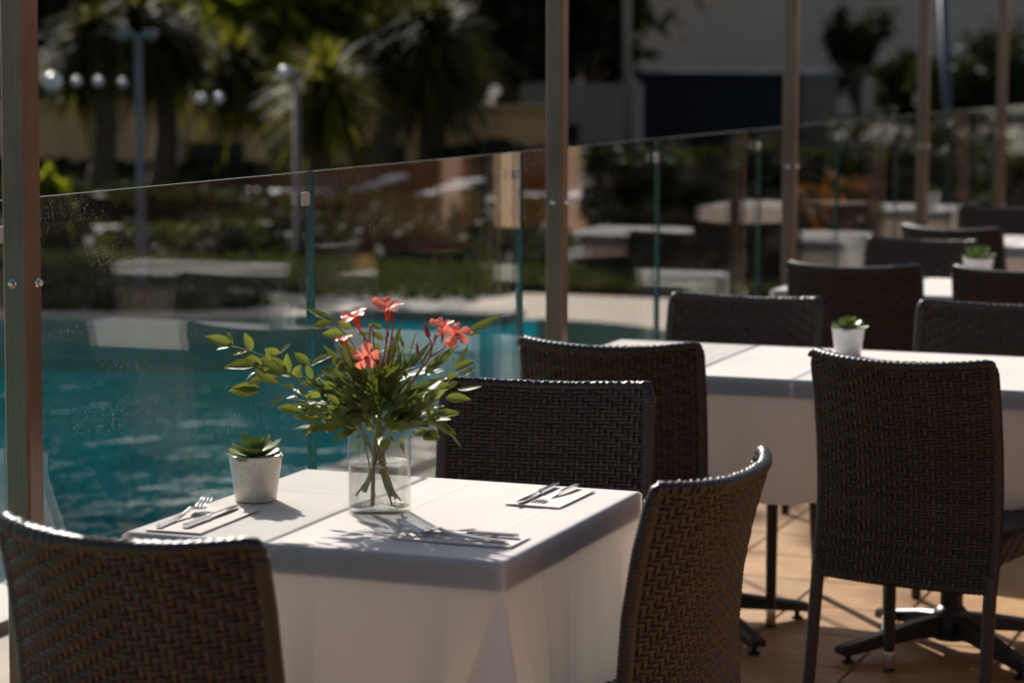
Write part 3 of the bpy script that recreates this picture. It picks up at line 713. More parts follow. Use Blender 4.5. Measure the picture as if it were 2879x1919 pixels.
# ------------------------------------------------------------------ vase and bouquet
VX, VY = -.366, .323
vase = thing('glass_vase', 'straight clear glass cylinder vase half filled with water', 'vase', (VX, VY, .7535))
MB().lathe([(.0540, .002), (.0558, .004), (.0565, .008), (.0565, .1385), (.0560, .1400), (.0550, .1400), (.0545, .1385), (.0545, .013), (.0535, .0115), (.0, .0112), (.0, .002)][::-1], 64, close=True).build('glass_wall', M['vase'], vase)
wt = MB().lathe([(.0, .0125), (.0530, .0125), (.0542, .0140), (.0542, .0875), (.0548, .0890), (.0535, .0880), (.0, .0878)], 64).build('water', M['water'], vase)
MB().lathe([(.0515, .0880), (.0530, .0884), (.0543, .0905), (.0544, .0880), (.0530, .0872), (.0515, .0874)], 64, close=True).build('waterline', M['meniscus'], vase)
MB().lathe([(.0, .0015), (.0530, .0015), (.0550, .004), (.0550, .0085), (.0530, .0105), (.0, .0105)], 64).build('glass_base', M['vase'], vase)

def leaf_mesh(name, m_, ln=1.0, wmax=.19, droop=.10, fold=.22, tipy=.5, curl=0.0, rip=0):
    b = MB(); n = 12; A = []
    for i in range(n):
        f = i / (n - 1); w = wmax * (math.sin(math.pi * f ** tipy)) ** .9 if 0 < f < 1 else .004
        z = -droop * f * f + curl * math.sin(f * 5); row = []
        for x in (-1, -.5, 0, .5, 1): row.append((x * w, f, z + fold * abs(x) * w + rip * math.sin(f * 19 + x * 2) * abs(x)))
        A.append(row)
    b.grid(A[::-1]); return b.mesh(name, m_)
NL = [leaf_mesh('leaf', M['nandina'], wmax=.225, droop=d_, fold=f_, tipy=.80, curl=c_, rip=.006) for d_, f_, c_ in ((.10, .25, 0), (.22, .15, .02), (-.08, .35, .015), (.02, .5, -.02))]
NR = [leaf_mesh('leaf', M['nandina'], wmax=.29, droop=.08, fold=.2, tipy=.75)]
OL = [leaf_mesh('leaf', M['oleander'], wmax=.088, droop=d_, fold=f_, tipy=.72, curl=c_) for d_, f_, c_ in ((.05, .25, 0), (.14, .35, .01), (-.05, .2, -.01))]
def put_leaf(parent, me, base, tip, wscale=1.0, face=None, roll=0.0):
    base = Vector(base); tip = Vector(tip); d = tip - base; L = d.length; d.normalize()
    n = Vector(face or (.15, -.55, .8)); n = n - d * n.dot(d)
    if n.length < 1e-4: n = d.orthogonal()
    n.normalize(); x = d.cross(n); 
    if roll: 
        q = Matrix.Rotation(roll, 3, d); n = q @ n; x = q @ x
    m4 = Matrix(((x.x * L * wscale, d.x * L, n.x * L, base.x), (x.y * L * wscale, d.y * L, n.y * L, base.y), (x.z * L * wscale, d.z * L, n.z * L, base.z), (0, 0, 0, 1)))
    o = ob('leaf', me, parent); o.matrix_basis = m4; return o
rb = random.Random(21)
def zl(x, y, dy=0): return at(560 + x / 3.734, 820 + y / 3.734, VY + dy)
def zr(x, y, dy=0): return at(950 + x / 3.564, 820 + y / 3.564, VY + dy)
def stemtube(parent, pts, r0, r1, m_, name='stem'):
    P_ = [Vector(p) for p in pts]; out = []
    for i in range(len(P_) - 1):
        p0 = P_[max(0, i-1)]; p1 = P_[i]; p2 = P_[i+1]; p3 = P_[min(len(P_)-1, i+2)]
        for k in range(5):
            t = k / 5; out.append(.5 * ((2*p1) + (p2-p0)*t + (2*p0-5*p1+4*p2-p3)*t*t + (3*p1-p0-3*p2+p3)*t**3))
    out.append(P_[-1]); n = len(out)
    return MB().tube(out, [r0 + (r1 - r0) * i / (n - 1) for i in range(n)], 7).build(name, m_, parent)
FLOOR = .7535 + .014
def spray(label, group='leafy sprays in the vase'): return thing('leaf_spray', label, 'foliage', (0, 0, 0), 0, group)
def lv(t, fz, lst, meshes, rollj=.5, dyj=.015):
    for e in lst:
        bx, by, tx, ty = e[:4]; dy = e[4] if len(e) > 4 else rb.uniform(-dyj, dyj); tw = e[5] if len(e) > 5 else rb.uniform(-.02, .02); ws = e[6] if len(e) > 6 else 1.0
        put_leaf(t, rb.choice(meshes), fz(bx, by, dy), fz(tx, ty, dy + tw), ws, (rb.uniform(-.3, .4), -.75 + rb.uniform(-.3, .3), .55 + rb.uniform(-.3, .3)), rb.uniform(-rollj, rollj))
vb = lambda dx, dy, dz: Vector((VX + dx, VY + dy, .7535 + dz))

s1 = spray('longest leafy spray arching left out of the vase over the succulent')
stemtube(s1, [vb(.036, .012, .020), vb(-.004, .0, .08), vb(-.030, -.005, .145), zl(1380, 1180, -.02), zl(1050, 930, -.02), zl(810, 740, -.025), zl(540, 622, -.03), zl(352, 572, -.03)], .0022, .0007, M['stem'])
lv(s1, zl, [(350,570,60,470,-.03),(350,570,268,405,-.03),(345,572,165,590,-.03),(548,620,470,425,-.03,.0,1.15),(520,622,300,690,-.03),(670,790,440,640,-.03),(640,775,250,800,-.04),(600,840,480,900,-.03),(670,925,485,960,-.035),
            (930,860,620,700,-.035),(930,860,925,640,-.03),(840,960,560,800,-.045),(640,1030,325,975,-.05),(640,1030,315,1045,-.05),(900,1090,750,1220,-.05,-.01,1.2),(1030,880,850,840),(1000,1010,860,960),(760,730,700,600,-.03),(1000,900,1080,760)], NL)
s2 = spray('second leafy spray left of the flowers with paired upright leaves')
stemtube(s2, [vb(.034, -.022, .018), vb(.008, -.01, .09), vb(-.016, .01, .15), zl(1480, 1120, .02), zl(1200, 960, .02), zl(1050, 850, .02), zl(850, 640, .02)], .002, .0007, M['stem'])
lv(s2, zl, [(850,640,685,600,.02),(850,640,978,552,.02),(1160,765,988,640,.02),(1190,915,1120,750,.02,0,1.1),(1168,775,1445,655,.02,.01,.8),(1190,960,1295,830,.02),(1080,900,1000,780,.02),(1180,950,1040,960),(1290,1010,1200,1100),(1440,1090,1260,1010,-.04),(1440,1090,1415,965,-.04),(1540,1100,1500,990,-.04),(1400,845,1285,800,.0),(1460,815,1385,680,.01,.0,1.1)], NL)
s3 = spray('thin leafy spray reaching up behind the flowers toward the glass joint')
stemtube(s3, [vb(-.040, .018, .03), vb(-.01, .02, .10), vb(-.006, .02, .16), zl(1700, 760, .04), zl(1570, 485, .05), zl(1400, 320, .05), zl(1330, 245, .05)], .002, .0006, M['stem'])
lv(s3, zl, [(1385,305,1112,150,.05),(1390,322,1160,362,.05),(1385,318,1432,268,.05,0,1.5),(1530,445,1288,440,.05),(1590,380,1458,310,.05,0,1.4),(1570,490,1640,420,.05)], NL)
lv(s3, zr, [(200,420,330,420,.05),(440,370,330,310,.06,0,1.2),(455,485,345,390,.06,0,1.1),(420,580,350,520,.05,0,1.5),(570,600,470,570,.05,0,1.5),(380,630,480,600,.05)], NL)
s4 = spray('low leafy spray hanging over the front rim of the vase')
stemtube(s4, [vb(.0, -.02, .03), vb(-.012, -.022, .10), vb(-.02, -.04, .15), zl(1500, 1270, -.07), zl(1200, 1230, -.08)], .0018, .0007, M['stem'])
lv(s4, zl, [(1190,1235,1085,1290,-.08,0,1.2),(1190,1225,1290,1250,-.08,0,1.2),(1550,1290,1280,1330,-.08),(1560,1290,1530,1395,-.08,0,1.7),(1330,1190,1180,1120,-.07),(1480,1180,1340,1080,-.06),(1100,1060,980,1010,-.06),(1030,1110,910,1090,-.06,0,1.2),(1240,1150,1060,1150,-.07),(1280,1060,1100,1050,-.05),(1500,1250,1640,1190,-.07),(1400,1240,1560,1240,-.075)], NL + NR)
s5 = spray('low leafy spray spreading right over the vase rim toward the chair back')
stemtube(s5, [vb(-.042, -.010, .028), vb(.01, -.01, .10), vb(.03, -.02, .145), zr(800, 1150, -.04), zr(1000, 1000, -.04), zr(1180, 830, -.03), zr(1300, 760, -.03)], .002, .0007, M['stem'])
lv(s5, zr, [(690,1190,495,1110,-.05),(700,1200,640,1060,-.05),(820,1130,700,1100,-.05),(870,1130,985,960,-.05,0,1.2),(1080,850,1185,825,-.04,0,1.3),(1000,945,1125,925,-.04),(900,1170,968,1300,-.05),(480,1255,545,1200,-.08,0,1.9),(70,1310,145,1235,-.08,0,1.9),(1080,1060,1338,1085,-.03,0,.9),(960,1232,1235,1222,-.04,0,.7),(1160,790,1388,690,-.03,.0,.8),(1240,850,1390,740,-.03,0,.8),(1110,960,1210,900,-.04,0,1.2),(910,1090,1000,1040,-.05,0,1.3),(590,1140,660,1020,-.06),(560,1230,700,1160,-.06),(430,1180,560,1130,-.07),(300,1200,220,1110,-.07),(760,1200,900,1160,-.05),(640,1290,760,1250,-.04)], NL)
# dense filling spray in the middle
s6 = spray('dense bushy spray filling the middle of the bouquet above the rim')
stemtube(s6, [vb(.018, .030, .02), vb(.006, .01, .09), vb(.0, .0, .19)], .003, .0012, M['stem'])
for k in range(175):
    a = rb.uniform(0, 6.28); el = rb.uniform(-.3, .9); r0 = rb.uniform(.025, .092); d = Vector((math.cos(a) * math.cos(el), math.sin(a) * math.cos(el), math.sin(el)))
    b0 = vb(d.x * r0 * 1.5 - .01, d.y * r0, .165 + d.z * r0 * .5 + rb.uniform(-.02, .03)); L = rb.uniform(.032, .056)
    put_leaf(s6, rb.choice(NL), b0, b0 + (d + Vector((rb.uniform(-.5, .5), rb.uniform(-.5, .5), rb.uniform(-.3, .3)))).normalized() * L, rb.uniform(.8, 1.2), (rb.uniform(-.5, .5), rb.uniform(-.6, .2), 1), rb.uniform(-.6, .6))
lv(s6, zr, [(200,1420,150,1290,-.01),(330,1400,300,1250,-.01),(420,1400,400,1230,-.02),(560,1420,600,1250,0),(630,1420,680,1300,0)], NL)

def flower_mesh():
    out = {}
    b = MB(); A = []; n = 9
    for i in range(n):
        f = i / (n - 1); w = .0078 * (f ** .6) * (1.35 if f < .75 else 1.35 * math.sqrt(max(0, 1 - ((f - .75) / .27) ** 2)))
        row = []
        for x in (-1, -.6, -.2, .2, .6, 1):
            row.append((x * w + .0035 * f * f, .003 + .0215 * f, .005 + .006 * f - .010 * f * f + .0022 * (x * x) * f + .0018 * x * f))
        A.append(row)
    b.grid(A[::-1]); out['petal'] = b.mesh('petal', M['petal'])
    out['tube'] = MB().lathe([(.0016, -.020), (.0022, -.012), (.0036, -.004), (.0052, .004), (.0044, .004), (.0030, -.003), (.001, -.010)], 14).mesh('corolla_tube', M['throat'])
    c_ = MB()
    for k in range(6):
        a = k * math.pi / 3; c_.tube([(.002 * math.cos(a), .002 * math.sin(a), .0), (.0038 * math.cos(a), .0038 * math.sin(a), .009)], [.0012, .0005], 4)
    out['crown'] = c_.mesh('flower_centre', M['throat']); return out
FM = flower_mesh()
def flower(parent, pos, nrm, sc=1.0, spin=0, cup=0):
    fo_ = ob('flower', FM['tube'], parent); z = Vector(nrm).normalized(); q = z.to_track_quat('Z', 'Y')
    fo_.matrix_basis = Matrix.Translation(Vector(pos)) @ q.to_matrix().to_4x4() @ Matrix.Rotation(spin, 4, 'Z') @ Matrix.Scale(sc * 1.0, 4)
    ob('flower_centre', FM['crown'], fo_)
    for k in range(5):
        p = ob('petal', FM['petal'], fo_); p.matrix_basis = Matrix.Rotation(k * 2 * math.pi / 5 + rb.uniform(-.12, .12), 4, 'Z') @ Matrix.Rotation(cup + rb.uniform(-.12, .25), 4, 'X') @ Matrix.Scale(rb.uniform(.9, 1.1), 4)
    return fo_
def buds(t, spots, fz):
    for x, y, dy, s_ in spots:
        p = fz(x, y, dy); d = Vector((rb.uniform(-.3, .3), rb.uniform(-.3, .3), 1)).normalized()
        MB().tube([p - d * .004, p, p + d * .004 * s_, p + d * .009 * s_], [.0008, .0017 * s_, .0016 * s_, .0003], 6).build('bud', M['redstem'], t)
f1 = thing('oleander_stem', 'tall oleander stem with four coral blossoms rising from the vase', 'flower', (0, 0, 0), 0, 'flowering stems in the vase')
stemtube(f1, [vb(.000, -.030, .016), vb(-.004, -.018, .06), vb(-.006, -.006, .12), zr(440, 1050, 0), zr(450, 800, 0), zr(325, 560, .01), zr(325, 330, .01)], .0042, .0022, M['stem'])
FP = [(zr(490, 275, 0), zr(440, 760, 0), (.22, -.42, .85), 1.18, .2, .28), (zr(215, 375, -.01), zr(400, 740, 0), (-.15, -.38, .88), 1.12, .9, .30), (zr(110, 590, -.02), zr(160, 960, -.02), (-.20, -.30, .9), .80, .4, .2), (zr(275, 665, -.03), zr(360, 640, 0), (.45, -.8, .15), 1.0, 1.3, .1)]
for p, q, nn, sc, sp, cp_ in FP:
    flower(f1, p + Vector(nn).normalized() * .018, nn, sc, sp, cp_)
    stemtube(f1, [q, q.lerp(p, .55) + Vector((.004, 0, 0)), p], .0017, .0014, M['redstem'], 'flower_stalk')
stemtube(f1, [zr(185, 1060, -.02), zr(150, 900, -.02), zr(140, 700, -.02), zr(120, 620, -.02)], .0014, .0011, M['redstem'], 'flower_stalk')
stemtube(f1, [zr(480, 800, 0), zr(510, 640, 0), zr(545, 400, 0), zr(550, 300, 0)], .0018, .0012, M['redstem'], 'flower_stalk')
stemtube(f1, [zr(420, 740, 0), zr(370, 620, 0), zr(355, 450, 0)], .0018, .0012, M['redstem'], 'flower_stalk')
stemtube(f1, [zr(130, 900, -.02), zr(60, 820, -.02), zr(10, 770, -.02)], .0012, .0008, M['redstem'], 'flower_stalk')
buds(f1, [(550,290,0,2.6),(355,440,0,1.3),(262,480,0,1.2),(505,430,0,1.1),(545,470,0,1.1),(480,490,0,1),(10,765,-.02,1.1),(50,745,-.02,1.1),(100,770,-.02,1),(210,750,-.02,1),(185,680,-.02,1),(285,520,0,1.1),(350,400,0,1)], zr)
lv(f1, zr, [(630,745,590,440,.0,.01),(665,570,598,378,.01,.01),(190,1050,302,785,-.03,0,1.2),(285,1030,452,838,-.02),(550,960,435,780,.0),(540,1050,478,815,0),(210,1085,450,1000,-.04),(690,880,640,600,.02),(250,1000,330,830,.02),(430,1000,360,740,.01),(470,790,450,660,.02)], OL, .6)
lv(f1, zl, [(1500,1030,1388,755,-.03,.0,1.2),(1600,1080,1560,940,-.03),(1480,960,1440,880,-.02)], OL, .4)
f2 = thing('oleander_stem', 'oleander stem leaning right with two coral blossoms and a red bud', 'flower', (0, 0, 0), 0, 'flowering stems in the vase')
stemtube(f2, [vb(.026, -.006, .030), vb(.010, -.002, .066), vb(.001, .004, .13), zr(640, 1050, 0), zr(800, 820, 0), zr(850, 740, 0)], .0058, .0022, M['stem'])
stemtube(f2, [zr(850, 745, 0), zr(920, 650, 0), zr(935, 520, 0), zr(905, 450, 0)], .0019, .0011, M['redstem'], 'flower_stalk')
stemtube(f2, [zr(920, 650, 0), zr(1050, 570, -.01), zr(1125, 505, -.01)], .0017, .0012, M['redstem'], 'flower_stalk')
stemtube(f2, [zr(930, 590, 0), zr(980, 470, 0), zr(1020, 425, 0)], .0016, .0012, M['redstem'], 'flower_stalk')
stemtube(f2, [zr(850, 745, 0), zr(825, 650, 0), zr(795, 580, 0)], .0015, .001, M['redstem'], 'flower_stalk')
flower(f2, zr(1045, 385, 0), (.15, -.40, .85), 1.05, .5, .38); flower(f2, zr(1190, 450, -.015), (.40, -.62, .62), 1.15, .15, .12)
buds(f2, [(905,440,0,3.0),(795,575,0,1.5),(800,600,0,1.3),(970,465,0,1.1),(1050,470,0,1.1),(1040,490,0,1)], zr)
lv(f2, zr, [(868,812,1196,538,-.02,0,1.25),(700,805,932,480,.01,0,1.1),(840,725,945,540,.02),(1190,745,1322,528,.0,0,1.3),(1162,735,1150,618,0,0,1.2),(860,832,1075,795,-.02),(870,890,1060,880,.0),(1200,975,1445,958,-.02,0,1.4),(1300,402,1665,214,.02,0,1.0),(1285,432,1428,402,.02,0,1.3),(1330,392,1508,350,.02),(700,680,790,380,.03,0,.35),(700,590,845,510,.03),(1300,560,1290,640,0,0,1.2),(740,900,700,1050,-.03),(900,760,1090,690,-.02),(560,930,650,810,.02),(540,900,630,790,.02)], OL, .5)
f3 = thing('oleander_stem', 'bare oleander cutting whose thick end stands slanted in the vase water', 'flower', (0, 0, 0), 0, 'flowering stems in the vase')
stemtube(f3, [vb(-.032, .004, .034), vb(-.014, .008, .085), vb(-.004, .010, .13), zr(330, 1150, .03), zr(300, 900, .04)], .0054, .002, M['stem'])
lv(f3, zr, [(330,1150,250,900,.03),(330,1100,420,900,.03),(300,950,380,800,.04),(310,930,230,840,.04),(360,1180,500,950,.03)], OL, .7)
for k in range(66):
    a = rb.uniform(0, 6.28); el = rb.uniform(.1, 1.25); d = Vector((math.cos(a) * math.cos(el) * 1.25, math.sin(a) * math.cos(el), math.sin(el)))
    b0 = vb(d.x * .03, d.y * .03, .15 + rb.uniform(0, .10)); put_leaf((f1, f2, f3)[k % 3], rb.choice(OL), b0, b0 + (d + Vector((rb.uniform(-.3, .3), rb.uniform(-.3, .3), rb.uniform(-.2, .2)))).normalized() * rb.uniform(.065, .105), rb.uniform(.9, 1.3), (rb.uniform(-.5, .5), rb.uniform(-1, 0), .6), rb.uniform(-.8, .8))
for bx_, by_, tx_, ty_ in [(300,1430,260,1620),(520,1430,600,1580),(640,1450,650,1640),(180,1480,210,1660),(430,1450,420,1560),(250,1450,330,1560)]:
    put_leaf(f3, rb.choice(OL), zr(bx_, by_, rb.uniform(-.02, .02)), zr(tx_, ty_, rb.uniform(-.02, .02)), 1.3, (0, -1, .2), rb.uniform(-.6, .6))

# ------------------------------------------------------------------ the garden behind the pool
def px(x, y, Y): return at(x * 1.224, y * 1.224, Y)           # from the picture shown 2352 wide
def ground_at(x, Y): p = px(x, 400, Y); return Vector((p.x, Y, -.045))
def spiky_tree(base, top, cr, n, m_, label, seed, thick=.12, lean=None):
    rg = random.Random(seed); t = thing('spiky_tree', label, 'tree', base, 0, 'spiky crowned trees behind the pool')
    top = Vector(top) - Vector(base); b = MB(); N = 14; pts = []
    for i in range(N):
        f = i / (N - 1); p = Vector((0, 0, 0)).lerp(top, f); p.x += .10 * math.sin(f * 4 + seed); pts.append(p)
    b.tube(pts, [thick * (1.35 - .5 * (i / (N - 1)) + rg.uniform(-.08, .08)) for i in range(N)], 9)
    heads = [pts[-1]]
    for k in range(rg.choice((1, 2))):
        h = pts[9 + k * 2]; e = h + Vector((rg.uniform(-.6, .6), rg.uniform(-.4, .4), rg.uniform(.3, .8))); b.tube([h, h.lerp(e, .5) + Vector((0, 0, -.05)), e], [thick * .7, thick * .6, thick * .55], 7); heads.append(e)
    b.build('trunk', M['bark'], t)
    cr_ = MB()
    for h in heads:
        for k in range(n):
            a = rg.uniform(0, 6.28); el = rg.uniform(-.9, 1.45); L = cr * rg.uniform(.7, 1.1); d = Vector((math.cos(a) * math.cos(el), math.sin(a) * math.cos(el), math.sin(el))); s_ = Vector((-math.sin(a), math.cos(a), 0))
            w = rg.uniform(.028, .05); g = rg.uniform(.25, .7); vs = []
            for f in (0, .35, .7, 1):
                c0 = h + d * (L * f) + Vector((0, 0, -g * L * f * f)); ww = w * (1 - f * .95) * (1 if f else .6); vs += [c0 - s_ * ww, c0 + s_ * ww]
            cr_.add(vs, [(0, 1, 3, 2), (2, 3, 5, 4), (4, 5, 7, 6)])
    cr_.build('crown', m_, t, False); return t
def leaf_tree(base, h0, h1, rx, n, m_, label, seed, ls=.10, group='dark leafy trees behind the pool', clumps=26, thick=.16, name='leafy_tree', cat='tree'):
    rg = np.random.default_rng(seed); t = thing(name, label, cat, base, 0, group)
    b = MB(); zc = (h0 + h1) / 2; rz = (h1 - h0) / 2
    b.tube([(0, 0, 0), (.05, .03, h0 * .6), (0, 0, zc)], [thick, thick * .75, thick * .45], 9)
    C = []
    for k in range(clumps):
        v = rg.normal(size=3); v /= np.linalg.norm(v); v *= rg.uniform(.35, .95); C.append(np.array([v[0] * rx, v[1] * rx, zc + v[2] * rz]))
    for cc in C[:9]: b.tube([(0, 0, h0 * .7), tuple(np.array([0, 0, h0 * .8]) * .5 + cc * .5), tuple(cc)], [thick * .45, thick * .3, thick * .12], 5)
    b.build('trunk', M['bark'], t)
    cb = MB(); per = n // clumps; V = []; F = []
    for cc in C:
        q = rg.normal(size=(per, 3)) * np.array([rx, rx, rz]) * .17 + cc
        u = rg.normal(size=(per, 3)); u /= np.linalg.norm(u, axis=1, keepdims=True); w = np.cross(u, rg.normal(size=(per, 3))); w /= np.linalg.norm(w, axis=1, keepdims=True)
        s_ = ls * rg.uniform(.6, 1.3, (per, 1))
        quad = np.stack([q - u * s_, q + w * s_ * .45, q + u * s_, q - w * s_ * .45], 1).reshape(-1, 3); o0 = len(V) * 1
        V += quad.tolist(); F += [(o0 + 4*i, o0 + 4*i + 1, o0 + 4*i + 2, o0 + 4*i + 3) for i in range(per)]
    cb.add(V, F); cb.build('crown', m_, t, False); return t
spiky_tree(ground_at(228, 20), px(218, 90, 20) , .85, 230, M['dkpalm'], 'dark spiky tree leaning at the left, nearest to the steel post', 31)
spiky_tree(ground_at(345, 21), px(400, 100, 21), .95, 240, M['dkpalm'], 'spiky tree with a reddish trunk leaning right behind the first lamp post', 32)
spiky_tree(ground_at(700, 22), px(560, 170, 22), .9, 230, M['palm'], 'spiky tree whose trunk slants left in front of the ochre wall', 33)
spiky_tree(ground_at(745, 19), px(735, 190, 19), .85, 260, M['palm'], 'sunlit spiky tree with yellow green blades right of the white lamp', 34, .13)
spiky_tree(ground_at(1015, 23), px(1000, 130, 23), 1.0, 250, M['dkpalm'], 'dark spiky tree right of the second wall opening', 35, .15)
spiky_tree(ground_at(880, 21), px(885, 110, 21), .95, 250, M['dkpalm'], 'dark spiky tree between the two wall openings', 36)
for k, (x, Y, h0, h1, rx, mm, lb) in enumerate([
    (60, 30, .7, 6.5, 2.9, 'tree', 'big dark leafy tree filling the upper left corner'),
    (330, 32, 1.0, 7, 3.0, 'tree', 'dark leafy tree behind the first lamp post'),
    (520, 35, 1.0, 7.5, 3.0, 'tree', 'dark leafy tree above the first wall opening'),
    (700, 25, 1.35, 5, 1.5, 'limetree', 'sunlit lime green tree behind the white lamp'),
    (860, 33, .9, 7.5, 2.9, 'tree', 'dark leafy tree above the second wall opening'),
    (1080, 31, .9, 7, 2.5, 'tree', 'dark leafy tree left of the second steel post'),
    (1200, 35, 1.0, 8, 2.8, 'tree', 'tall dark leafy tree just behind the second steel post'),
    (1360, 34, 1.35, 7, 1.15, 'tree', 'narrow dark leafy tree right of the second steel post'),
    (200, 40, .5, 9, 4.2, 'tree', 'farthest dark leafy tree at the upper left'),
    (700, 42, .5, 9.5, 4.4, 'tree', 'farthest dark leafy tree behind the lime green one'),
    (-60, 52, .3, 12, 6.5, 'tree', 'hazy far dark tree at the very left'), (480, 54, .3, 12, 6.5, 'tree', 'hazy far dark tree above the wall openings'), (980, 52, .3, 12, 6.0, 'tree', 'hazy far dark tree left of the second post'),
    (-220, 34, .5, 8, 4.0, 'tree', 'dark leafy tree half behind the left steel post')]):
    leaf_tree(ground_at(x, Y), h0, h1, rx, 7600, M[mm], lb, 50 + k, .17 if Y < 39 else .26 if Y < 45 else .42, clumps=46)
for k, (x, y, h0, h1, rx) in enumerate([(-11.0, 14.4, 3.0, 8.6, 2.5), (-13.8, 15.6, 3.0, 9.0, 2.9), (-16.5, 13.0, 3.0, 9.0, 3.0)]):  # unseen trees added to throw shade on the far pool
    leaf_tree((x, y, -.045), h0, h1, rx, 6000, M['tree'], ['tall shade tree by the pool, crown above the picture, nearest the water', 'tall shade tree behind the one nearest the water', 'tall shade tree standing farthest left of the pool'][k], 140 + k, .15, clumps=40, thick=.14)
leaf_tree(ground_at(1965, 45), 1.0, 2.75, .75, 1500, M['tree'], 'lone pine silhouette against the grey facade', 61, .10, 'silhouetted trees at the right', 14, .12)
for k, (x, Y, h1, rx) in enumerate([(2110, 50, 1.9, 1.0), (2230, 48, 2.3, 1.2), (2350, 50, 2.4, 1.3)]):
    leaf_tree(ground_at(x, Y), .3, h1, rx, 3000, M['tree'], ['low dark tree left of the fourth steel post, farthest row', 'dark round tree behind the slanted blue pole', 'dark round tree at the right picture edge'][k], 65 + k, .12, 'silhouetted trees at the right', 20)
# shrubs
for k, (x, Y, h1, rx, mm, lb) in enumerate([(112, 14, .78, .17, 'limetree', 'yellow green shrub beside the left steel post'), (600, 15.5, .35, .8, 'tree', 'low dark shrub beyond the pool, left of the glass joint'),
        (870, 14.6, .34, .8, 'tree', 'low dark shrub beyond the lawn behind the flowers'), (1000, 15.0, .40, .9, 'tree', 'low dark shrub right of the one behind the flowers'), (1180, 15.2, .36, .8, 'tree', 'low dark shrub left of the second steel post'),
        (1420, 16, .45, .9, 'tree', 'low dark shrub right of the second steel post'), (430, 14.2, .3, .6, 'grass', 'low olive green shrub by the first lamp post'), (1600, 19, .7, 1.2, 'tree', 'dark hedge shrub in front of the navy hut'), (2150, 24, 1.0, 1.4, 'tree', 'dark shrub behind the fourth steel post')]):
    leaf_tree(ground_at(x, Y), .02, h1, rx, 1500, M[mm], lb, 80 + k, .06, 'shrubs beyond the pool', 16, .04, 'shrub', 'shrub')
leaf_tree(ground_at(1925, 12.7), .30, .86, .27, 700, M['orange'], 'orange red leafed shrub seen through the glass right of the third post', 99, .05, 'shrubs beyond the pool', 12, .03, 'shrub', 'shrub')
def hedge(x0, x1, y0, y1, h, label, seed, n=9000):
    rg = np.random.default_rng(seed); q = rg.uniform([x0, y0, -.03], [x1, y1, h], (n, 3)); q[:, 2] *= 1 - .12 * np.abs(np.sin(q[:, 0] * 2.3 + seed))
    u = rg.normal(size=(n, 3)); u /= np.linalg.norm(u, axis=1, keepdims=True); w = np.cross(u, rg.normal(size=(n, 3))); w /= np.linalg.norm(w, axis=1, keepdims=True); s_ = .10 * rg.uniform(.6, 1.3, (n, 1))
    t = thing('hedge', label, 'hedge', (0, 0, 0), 0, 'dark hedges')
    V = np.stack([q - u * s_, q + w * s_ * .5, q + u * s_, q - w * s_ * .5], 1).reshape(-1, 3).tolist()
    MB().add(V, [(4*i, 4*i+1, 4*i+2, 4*i+3) for i in range(n)]).build('foliage', M['tree'], t, False)
    b = MB()
    for k in range(int((x1 - x0) / .6)): b.tube([(x0 + .3 + k * .6, (y0 + y1) / 2, -.05), (x0 + .3 + k * .6, (y0 + y1) / 2, h * .8)], [.03, .012], 5)
    b.build('stems', M['bark'], t); return t
hedge(-8.6, 2.0, 19.5, 20.6, .72, 'long dark clipped hedge beyond the glass, below the navy hut', 3, 15000)
hedge(.2, 3.6, 16.0, 17.2, 1.25, 'dark hedge closing the far end of the terrace', 4, 12000)  # unseen hedge added to darken what the glass mirrors
hedge(-4.7, -2.0, 13.4, 14.6, .95, 'tall dark hedge behind the glass between the third and fourth post', 5, 9000)
hedge(-13.5, -5.5, 16.3, 17.3, .34, 'low dark hedge behind the lawn', 6, 9000)
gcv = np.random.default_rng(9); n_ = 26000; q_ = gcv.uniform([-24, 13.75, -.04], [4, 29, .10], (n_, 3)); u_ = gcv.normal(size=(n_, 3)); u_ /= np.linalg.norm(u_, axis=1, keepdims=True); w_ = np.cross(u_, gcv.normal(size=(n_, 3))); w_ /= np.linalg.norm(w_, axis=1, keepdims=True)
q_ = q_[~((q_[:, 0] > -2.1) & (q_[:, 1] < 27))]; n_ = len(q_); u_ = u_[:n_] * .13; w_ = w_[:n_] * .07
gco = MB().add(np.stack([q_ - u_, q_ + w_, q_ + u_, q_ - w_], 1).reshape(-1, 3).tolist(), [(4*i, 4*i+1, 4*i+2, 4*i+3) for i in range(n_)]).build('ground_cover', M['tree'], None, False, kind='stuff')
tag(gco, 'dark leafy ground cover under the trees behind the pool', 'ground cover')  # dark leaves stand in for tree shade on the ground
# garden wall with dark shuttered openings
gw = thing('garden_wall', 'low ochre rendered wall with two dark shuttered openings behind the trees', 'wall', (0, 28, 0))
xa, xb_ = px(-60, 300, 28).x, px(1262, 300, 28).x; o1, o2 = px(418, 300, 28).x, px(560, 300, 28).x; o3, o4 = px(808, 300, 28).x, px(932, 300, 28).x; zt = .40
wb = MB()
for a, b, z0, z1 in [(xa, o1, -.05, .90), (o2, o3, -.05, .90), (o4, xb_, -.05, .90), (o1, o2, zt, .90), (o3, o4, zt, .90)]: wb.box((a, 0, z0), (b, .3, z1))
wb.build('wall', M['render'], gw, False)
MB().box((xa - .05, -.06, .90), (xb_ + .05, .36, .97)).build('wall_cap', M['render'], gw, False)
for a, b in ((o1, o2), (o3, o4)):
    MB().box((a, .16, -.05), (b, .26, zt)).build('shutter', M['dark'], gw, False)
    MB().box((a - .16, -.04, -.05), (a, -.001, zt + .1)).build('door_surround', M['lightrender'], gw, False)
g2 = thing('garden_wall', 'grey rendered wall with a dark opening, left of the navy hut', 'wall', (0, 30, 0))
xa, xb_ = px(1195, 300, 30).x, px(1462, 300, 30).x; q0, q1 = px(1195, 300, 30).x, px(1330, 300, 30).x
